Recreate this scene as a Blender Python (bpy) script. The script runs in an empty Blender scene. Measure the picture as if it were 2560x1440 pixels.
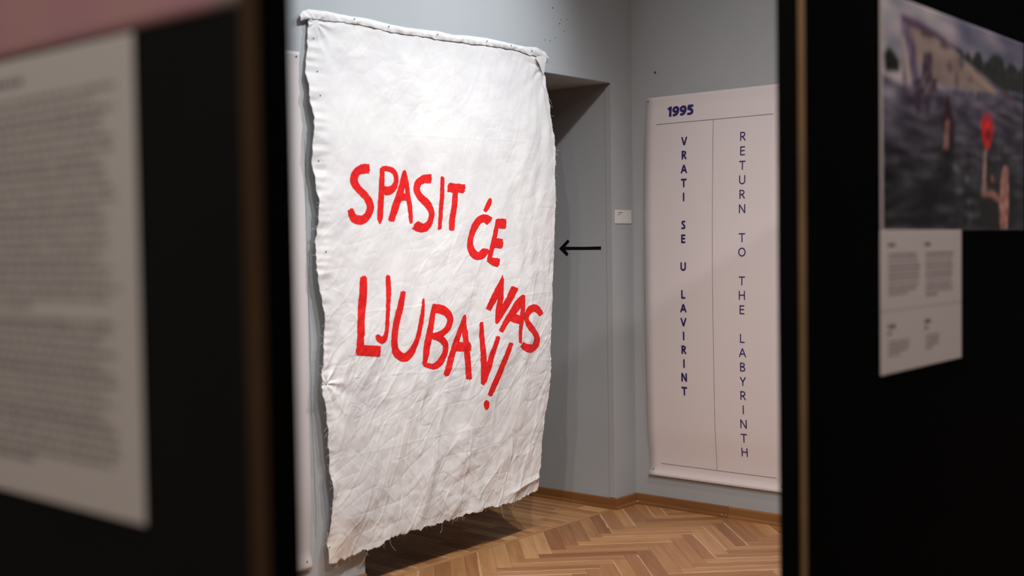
import bpy, bmesh, math, random, json
import numpy as np
from mathutils import Vector, Matrix
random.seed(7)
scn = bpy.context.scene
COL = scn.collection

# ------------------------------------------------------------------ camera, world, lights, exposure
# axes: the left wall is the plane x=0, the right wall the plane y=0, the corner at the origin, z up, metres
yaw, pitch, roll = -0.7076642805804197, -0.03666837395218932, -0.014887354607211321
fwd = Vector((math.sin(yaw)*math.cos(pitch), math.cos(yaw)*math.cos(pitch), math.sin(pitch)))
rgt = Vector((math.cos(yaw), -math.sin(yaw), 0)); up = rgt.cross(fwd)
r2 = math.cos(roll)*rgt + math.sin(roll)*up; u2 = -math.sin(roll)*rgt + math.cos(roll)*up
cam = bpy.data.cameras.new('camera'); camo = bpy.data.objects.new('camera', cam); COL.objects.link(camo)
m = Matrix((r2, u2, -fwd)).transposed().to_4x4(); m.translation = (3.8553872458166736, -5.584860483451701, 1.5); camo.matrix_world = m
cam.sensor_width = 36; cam.lens = 2941.616716806125*36/2560; cam.clip_start = .05
cam.dof.use_dof = True; cam.dof.focus_distance = 6.0; cam.dof.aperture_fstop = 1.35; cam.dof.aperture_blades = 0
scn.camera = camo
world = bpy.data.worlds.new('world'); scn.world = world; world.use_nodes = True
world.node_tree.nodes['Background'].inputs[0].default_value = (.02, .02, .022, 1)
vs = scn.view_settings; vs.view_transform = 'Standard'; vs.look = 'None'; vs.gamma = 1; vs.exposure = 0; vs.use_curve_mapping = False
scn.cycles.use_denoising = True
scn.cycles.max_bounces = 8

def spot(name, loc, target, watts, cone, blend, col=(1, 1, 1), size=.05):
    l = bpy.data.lights.new(name, 'SPOT'); l.energy = watts; l.spot_size = math.radians(cone); l.spot_blend = blend
    l.color = col; l.shadow_soft_size = size
    o = bpy.data.objects.new(name, l); COL.objects.link(o); o.location = loc
    o.rotation_euler = (Vector(target)-Vector(loc)).to_track_quat('-Z', 'Y').to_euler(); return o
def area(name, loc, target, watts, sx, sy, col):
    l = bpy.data.lights.new(name, 'AREA'); l.energy = watts; l.shape = 'RECTANGLE'; l.size = sx; l.size_y = sy; l.color = col
    o = bpy.data.objects.new(name, l); COL.objects.link(o); o.location = loc
    o.rotation_euler = (Vector(target)-Vector(loc)).to_track_quat('-Z', 'Y').to_euler(); return o
spot('ceiling_spot_a', (3.0, -2.45, 4.9), (0, -1.8, 2.15), 490, 44, 1, (.93, .965, 1), .03)
spot('ceiling_spot_b', (2.1, -.35, 4.6), (0, -1.8, 2.1), 225, 46, 1, (.93, .96, 1), .03)
spot('track_spot_c', (3.1, -3.7, 4.9), (1.5, -.7, .7), 290, 74, 1, (1, .90, .86), .05)
spot('track_spot_d', (2.9, -5.4, 4.9), (1.5, -.9, .5), 225, 56, 1, (1, .90, .87), .05)
spot('track_spot_e', (2.8, -1.7, 4.9), (.55, -1.75, 0), 290, 52, 1, (1, .92, .86), .04)
spot('track_spot_f', (3.6, -8.0, 4.9), (2.2, -4.7, 1.5), 290, 60, 1, (1, .93, .87), .1)
spot('panel_fill_spot', (6.4, -4.6, 4.9), (2.66, -2.1, 1.5), 330, 44, 1, (1, .92, .87), .08)  # unseen fill spot, added to brighten the right display panel
area('ambient_fill', (3.8, -5.0, 4.95), (3.8, -5.0, 0), 42, 3, 3, (1, .92, .89))  # unseen area light added as soft ambient and bounce fill for the room

# ------------------------------------------------------------------ materials
def newmat(name):
    mt = bpy.data.materials.new(name); mt.use_nodes = True
    nt = mt.node_tree; return mt, nt, nt.nodes['Principled BSDF']
def N(nt, t, **kw):
    n = nt.nodes.new(t)
    for k, v in kw.items():
        if k.startswith('i_'): n.inputs[k[2:].replace('_', ' ')].default_value = v
        else: setattr(n, k, v)
    return n
def plain(name, col, rough=.6, noise=0, scale=8, bump=0, bscale=200, spec=.5):
    mt, nt, p = newmat(name)
    p.inputs['Base Color'].default_value = (*col, 1); p.inputs['Roughness'].default_value = rough
    p.inputs['Specular IOR Level'].default_value = spec
    tc = N(nt, 'ShaderNodeTexCoord')
    if noise:
        n = N(nt, 'ShaderNodeTexNoise', i_Scale=scale, i_Detail=5.0); nt.links.new(tc.outputs['Object'], n.inputs['Vector'])
        r = N(nt, 'ShaderNodeValToRGB'); nt.links.new(n.outputs['Fac'], r.inputs[0])
        r.color_ramp.elements[0].position = .3; r.color_ramp.elements[1].position = .7
        r.color_ramp.elements[0].color = (*[c*(1-noise) for c in col], 1); r.color_ramp.elements[1].color = (*[min(1, c*(1+noise)) for c in col], 1)
        nt.links.new(r.outputs[0], p.inputs['Base Color'])
    if bump:
        n = N(nt, 'ShaderNodeTexNoise', i_Scale=bscale, i_Detail=3.0); nt.links.new(tc.outputs['Object'], n.inputs['Vector'])
        b = N(nt, 'ShaderNodeBump', i_Strength=bump, i_Distance=.002); nt.links.new(n.outputs['Fac'], b.inputs['Height']); nt.links.new(b.outputs[0], p.inputs['Normal'])
    return mt
M = {}
M['wall'] = plain('painted_plaster', (.435, .470, .492), .75, .035, 1.6, .25, 90, .3)
M['ceiling'] = plain('ceiling_paint', (.75, .74, .72), .9)
M['subfloor'] = plain('subfloor', (.02, .012, .007), .9)
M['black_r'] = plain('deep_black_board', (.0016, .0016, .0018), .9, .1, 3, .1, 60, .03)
M['black'] = plain('black_board', (.0085, .0085, .0085), .8, .12, 3, .1, 60, .15)
M['black_core'] = plain('black_core', (.002, .002, .002), .9, 0, 3, .1, 60, .05)
M['board_edge_r'] = plain('golden_board_edge', (.165, .092, .036), .75, .18, 5)
M['board_edge'] = plain('raw_board_edge', (.115, .060, .025), .75, .18, 5)
M['paper'] = plain('poster_paper', (.84, .79, .795), .6, 0, 4, .04, 900, .3)
M['card'] = plain('card_stock', (.80, .78, .77), .6)
M['ink'] = plain('violet_ink', (.030, .012, .155), .5)
M['ink_line'] = plain('violet_line_ink', (.15, .12, .25), .5)
M['pin'] = plain('black_pin', (.01, .01, .012), .35)
M['arrow'] = plain('black_vinyl', (.003, .003, .003), .45)
M['hole'] = plain('old_nail_hole', (.02, .018, .018), .9)
M['stain'] = plain('brown_spot', (.09, .055, .03), .9)
M['plaster_bits'] = plain('white_filler', (.7, .68, .66), .9)
M['greytext'] = plain('dark_print', (.05, .05, .06), .6)
M['fluor'] = plain('white_metal', (.7, .7, .7), .4)

def cloth_mat(name, red=False):
    mt, nt, p = newmat(name); L = nt.links.new
    tc = N(nt, 'ShaderNodeTexCoord'); o = tc.outputs['Object']
    p.inputs['Roughness'].default_value = .55 if red else .85; p.inputs['Specular IOR Level'].default_value = .3 if red else .15
    if red:
        n = N(nt, 'ShaderNodeTexNoise', i_Scale=55.0, i_Detail=6.0, i_Roughness=.7); L(o, n.inputs['Vector'])
        r = N(nt, 'ShaderNodeValToRGB'); L(n.outputs['Fac'], r.inputs[0]); e = r.color_ramp.elements
        e[0].position = .3; e[0].color = (.60, .008, .010, 1); e[1].position = .7; e[1].color = (.86, .020, .018, 1)
        L(r.outputs[0], p.inputs['Base Color'])
    else:
        # faint uneven soaking of the white ground coat, and a tan patch near the lower left corner
        n = N(nt, 'ShaderNodeTexNoise', i_Scale=5.0, i_Detail=6.0, i_Roughness=.6); L(o, n.inputs['Vector'])
        r = N(nt, 'ShaderNodeValToRGB'); L(n.outputs['Fac'], r.inputs[0]); e = r.color_ramp.elements
        e[0].position = .32; e[0].color = (.69, .69, .705, 1); e[1].position = .62; e[1].color = (.775, .775, .775, 1)
        d = N(nt, 'ShaderNodeVectorMath', operation='DISTANCE'); L(o, d.inputs[0]); d.inputs[1].default_value = (.05, -2.30, .21)
        n2 = N(nt, 'ShaderNodeTexNoise', i_Scale=16.0, i_Detail=4.0); L(o, n2.inputs['Vector'])
        a = N(nt, 'ShaderNodeMath', operation='MULTIPLY_ADD'); L(n2.outputs['Fac'], a.inputs[0]); a.inputs[1].default_value = .22; L(d.outputs['Value'], a.inputs[2])
        mr = N(nt, 'ShaderNodeMapRange'); L(a.outputs[0], mr.inputs['Value'])
        mr.inputs['From Min'].default_value = .14; mr.inputs['From Max'].default_value = .24; mr.inputs['To Min'].default_value = .5; mr.inputs['To Max'].default_value = 0
        mx = N(nt, 'ShaderNodeMixRGB'); L(mr.outputs[0], mx.inputs[0]); L(r.outputs[0], mx.inputs[1]); mx.inputs[2].default_value = (.56, .43, .31, 1)
        L(mx.outputs[0], p.inputs['Base Color'])
    # weave and hair creases
    w = N(nt, 'ShaderNodeTexNoise', i_Scale=420.0, i_Detail=2.0); L(o, w.inputs['Vector'])
    mp = N(nt, 'ShaderNodeMapping'); L(o, mp.inputs['Vector']); mp.inputs['Rotation'].default_value = (.5, 0, 0); mp.inputs['Scale'].default_value = (1, 2.2, 1)
    v = N(nt, 'ShaderNodeTexNoise', noise_type='RIDGED_MULTIFRACTAL', i_Scale=11.0, i_Detail=4.0, i_Distortion=1.1); L(mp.outputs[0], v.inputs['Vector'])
    b1 = N(nt, 'ShaderNodeBump', i_Strength=.35, i_Distance=.0006); L(w.outputs['Fac'], b1.inputs['Height'])
    b2 = N(nt, 'ShaderNodeBump', i_Strength=0.2, i_Distance=.004); L(v.outputs['Fac'], b2.inputs['Height']); L(b1.outputs[0], b2.inputs['Normal'])
    L(b2.outputs[0], p.inputs['Normal']); return mt
M['cloth'] = cloth_mat('white_cotton_cloth'); M['red'] = cloth_mat('red_brush_paint', True)

def wood_mat(name, tones, rough=.36, sap=True, gscale=1.0, dark=1.0):
    """oak grain along local x; tone chosen per object or per piece (attribute 'rnd')"""
    mt, nt, p = newmat(name); L = nt.links.new
    oi = N(nt, 'ShaderNodeObjectInfo'); at = N(nt, 'ShaderNodeAttribute', attribute_name='rnd'); tc = N(nt, 'ShaderNodeTexCoord')
    s = N(nt, 'ShaderNodeMath', operation='ADD'); L(oi.outputs['Random'], s.inputs[0]); L(at.outputs['Fac'], s.inputs[1])
    fr = N(nt, 'ShaderNodeMath', operation='FRACT'); L(s.outputs[0], fr.inputs[0])
    r = N(nt, 'ShaderNodeValToRGB'); L(fr.outputs[0], r.inputs[0]); cr = r.color_ramp
    while len(cr.elements) < len(tones): cr.elements.new(.5)
    for i, t in enumerate(tones): cr.elements[i].position = i/(len(tones)-1); cr.elements[i].color = (*[c*dark for c in t], 1)
    cm = N(nt, 'ShaderNodeCombineXYZ'); m1 = N(nt, 'ShaderNodeMath', operation='MULTIPLY'); L(fr.outputs[0], m1.inputs[0]); m1.inputs[1].default_value = 37.0
    L(m1.outputs[0], cm.inputs[0]); L(m1.outputs[0], cm.inputs[1]); L(m1.outputs[0], cm.inputs[2])
    ad = N(nt, 'ShaderNodeVectorMath', operation='ADD'); L(tc.outputs['Object'], ad.inputs[0]); L(cm.outputs[0], ad.inputs[1])
    mp = N(nt, 'ShaderNodeMapping'); L(ad.outputs[0], mp.inputs['Vector']); mp.inputs['Scale'].default_value = (1.8*gscale, 26*gscale, 26*gscale)
    n = N(nt, 'ShaderNodeTexNoise', i_Scale=1.0, i_Detail=7.0, i_Roughness=.65, i_Distortion=.8); L(mp.outputs[0], n.inputs['Vector'])
    rr = N(nt, 'ShaderNodeValToRGB'); L(n.outputs['Fac'], rr.inputs[0]); e = rr.color_ramp.elements
    e[0].position = .33; e[0].color = (.80, .75, .70, 1); e[1].position = .62; e[1].color = (1.08, 1.06, 1.04, 1)
    mul = N(nt, 'ShaderNodeMixRGB', blend_type='MULTIPLY'); mul.inputs[0].default_value = 1; L(r.outputs[0], mul.inputs[1]); L(rr.outputs[0], mul.inputs[2])
    out = mul.outputs[0]
    mp2 = N(nt, 'ShaderNodeMapping'); L(ad.outputs[0], mp2.inputs['Vector']); mp2.inputs['Scale'].default_value = (5, 22, 22)
    n3 = N(nt, 'ShaderNodeTexNoise', i_Scale=1.0, i_Detail=3.0, i_Distortion=.5); L(mp2.outputs[0], n3.inputs['Vector'])
    if sap:
        sx = N(nt, 'ShaderNodeSeparateXYZ'); L(tc.outputs['Object'], sx.inputs[0])
        f2 = N(nt, 'ShaderNodeMath', operation='MULTIPLY'); L(fr.outputs[0], f2.inputs[0]); f2.inputs[1].default_value = 13.7
        f3 = N(nt, 'ShaderNodeMath', operation='FRACT'); L(f2.outputs[0], f3.inputs[0])
        g = N(nt, 'ShaderNodeMath', operation='GREATER_THAN'); L(f3.outputs[0], g.inputs[0]); g.inputs[1].default_value = .58
        yy = N(nt, 'ShaderNodeMath', operation='MULTIPLY_ADD'); L(n3.outputs['Fac'], yy.inputs[0]); yy.inputs[1].default_value = .03; L(sx.outputs['Y'], yy.inputs[2])
        st = N(nt, 'ShaderNodeMapRange'); L(yy.outputs[0], st.inputs['Value']); st.inputs['From Min'].default_value = .038; st.inputs['From Max'].default_value = .043
        mm = N(nt, 'ShaderNodeMath', operation='MULTIPLY'); L(st.outputs[0], mm.inputs[0]); L(g.outputs[0], mm.inputs[1])
        m8 = N(nt, 'ShaderNodeMath', operation='MULTIPLY'); L(mm.outputs[0], m8.inputs[0]); m8.inputs[1].default_value = .75
        mx = N(nt, 'ShaderNodeMixRGB'); L(m8.outputs[0], mx.inputs[0]); L(out, mx.inputs[1]); mx.inputs[2].default_value = (.74, .47, .26, 1); out = mx.outputs[0]
    L(out, p.inputs['Base Color'])
    rg = N(nt, 'ShaderNodeMapRange'); L(n3.outputs['Fac'], rg.inputs['Value']); rg.inputs['To Min'].default_value = rough-.05; rg.inputs['To Max'].default_value = rough+.1
    L(rg.outputs[0], p.inputs['Roughness'])
    b = N(nt, 'ShaderNodeBump', i_Strength=.15, i_Distance=.001); L(n.outputs['Fac'], b.inputs['Height']); L(b.outputs[0], p.inputs['Normal'])
    return mt
TONES = [(.50, .255, .112), (.36, .165, .070), (.58, .315, .140), (.44, .215, .092), (.30, .130, .056), (.54, .280, .120), (.40, .185, .078), (.66, .39, .19), (.47, .25, .105), (.34, .160, .072)]
M['oak'] = wood_mat('oak_parquet', TONES)
M['base'] = wood_mat('oak_baseboard', [(.26, .115, .036), (.32, .150, .048), (.22, .098, .034)], .42, False, 1.1)

# ------------------------------------------------------------------ helpers
def link(o): COL.objects.link(o); return o
def tag(o, label=None, cat=None, group=None, kind=None):
    for k, v in (('label', label), ('category', cat), ('group', group), ('kind', kind)):
        if v: o[k] = v
    return o
def obj(name, verts, faces, mat, parent=None, smooth=False, kind=None, label=None):
    me = bpy.data.meshes.new(name); me.from_pydata([tuple(map(float, v)) for v in verts], [], faces); me.update()
    if mat: me.materials.append(mat)
    if smooth: me.polygons.foreach_set('use_smooth', [True]*len(me.polygons))
    o = link(bpy.data.objects.new(name, me)); o.parent = parent
    return tag(o, label, kind=kind)
def empty(name, loc, label, cat, group=None):
    o = link(bpy.data.objects.new(name, None)); o.location = loc; o.empty_display_size = .1
    return tag(o, label, cat, group)
def put(o, parent):
    """parent o while its vertices stay given in room coordinates"""
    o.parent = parent; o.location = -Vector(parent.location); return o
def boxes(*bs):
    v, f = [], []
    for x0, x1, y0, y1, z0, z1 in bs:
        b = len(v)
        v += [(x0, y0, z0), (x1, y0, z0), (x1, y1, z0), (x0, y1, z0), (x0, y0, z1), (x1, y0, z1), (x1, y1, z1), (x0, y1, z1)]
        f += [tuple(b+i for i in q) for q in ((3, 2, 1, 0), (4, 5, 6, 7), (0, 1, 5, 4), (1, 2, 6, 5), (2, 3, 7, 6), (3, 0, 4, 7))]
    return v, f
def boxobj(name, bs, mat, parent=None, bevel=0, **kw):
    o = obj(name, *boxes(*bs), mat, parent, **kw)
    if bevel:
        md = o.modifiers.new('bevel', 'BEVEL'); md.width = bevel; md.segments = 2; md.limit_method = 'ANGLE'
    return o
def grid(nu, nv):
    idx = np.arange((nu)*(nv)).reshape(nv, nu)
    return np.stack([idx[:-1, :-1], idx[:-1, 1:], idx[1:, 1:], idx[1:, :-1]], -1).reshape(-1, 4)
def fast(name, V, F, mat, parent=None, smooth=True, kind=None, label=None):
    V = np.asarray(V, np.float32); F = np.asarray(F, np.int32)
    me = bpy.data.meshes.new(name); me.vertices.add(len(V)); me.vertices.foreach_set('co', V.ravel())
    k = F.shape[1]; me.loops.add(F.size); me.loops.foreach_set('vertex_index', F.ravel())
    me.polygons.add(len(F)); me.polygons.foreach_set('loop_start', np.arange(len(F), dtype=np.int32)*k)
    me.update(calc_edges=True); me.validate()
    if smooth: me.polygons.foreach_set('use_smooth', np.ones(len(F), bool))
    me.materials.append(mat); o = link(bpy.data.objects.new(name, me)); o.parent = parent
    return tag(o, label, kind=kind)

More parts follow.
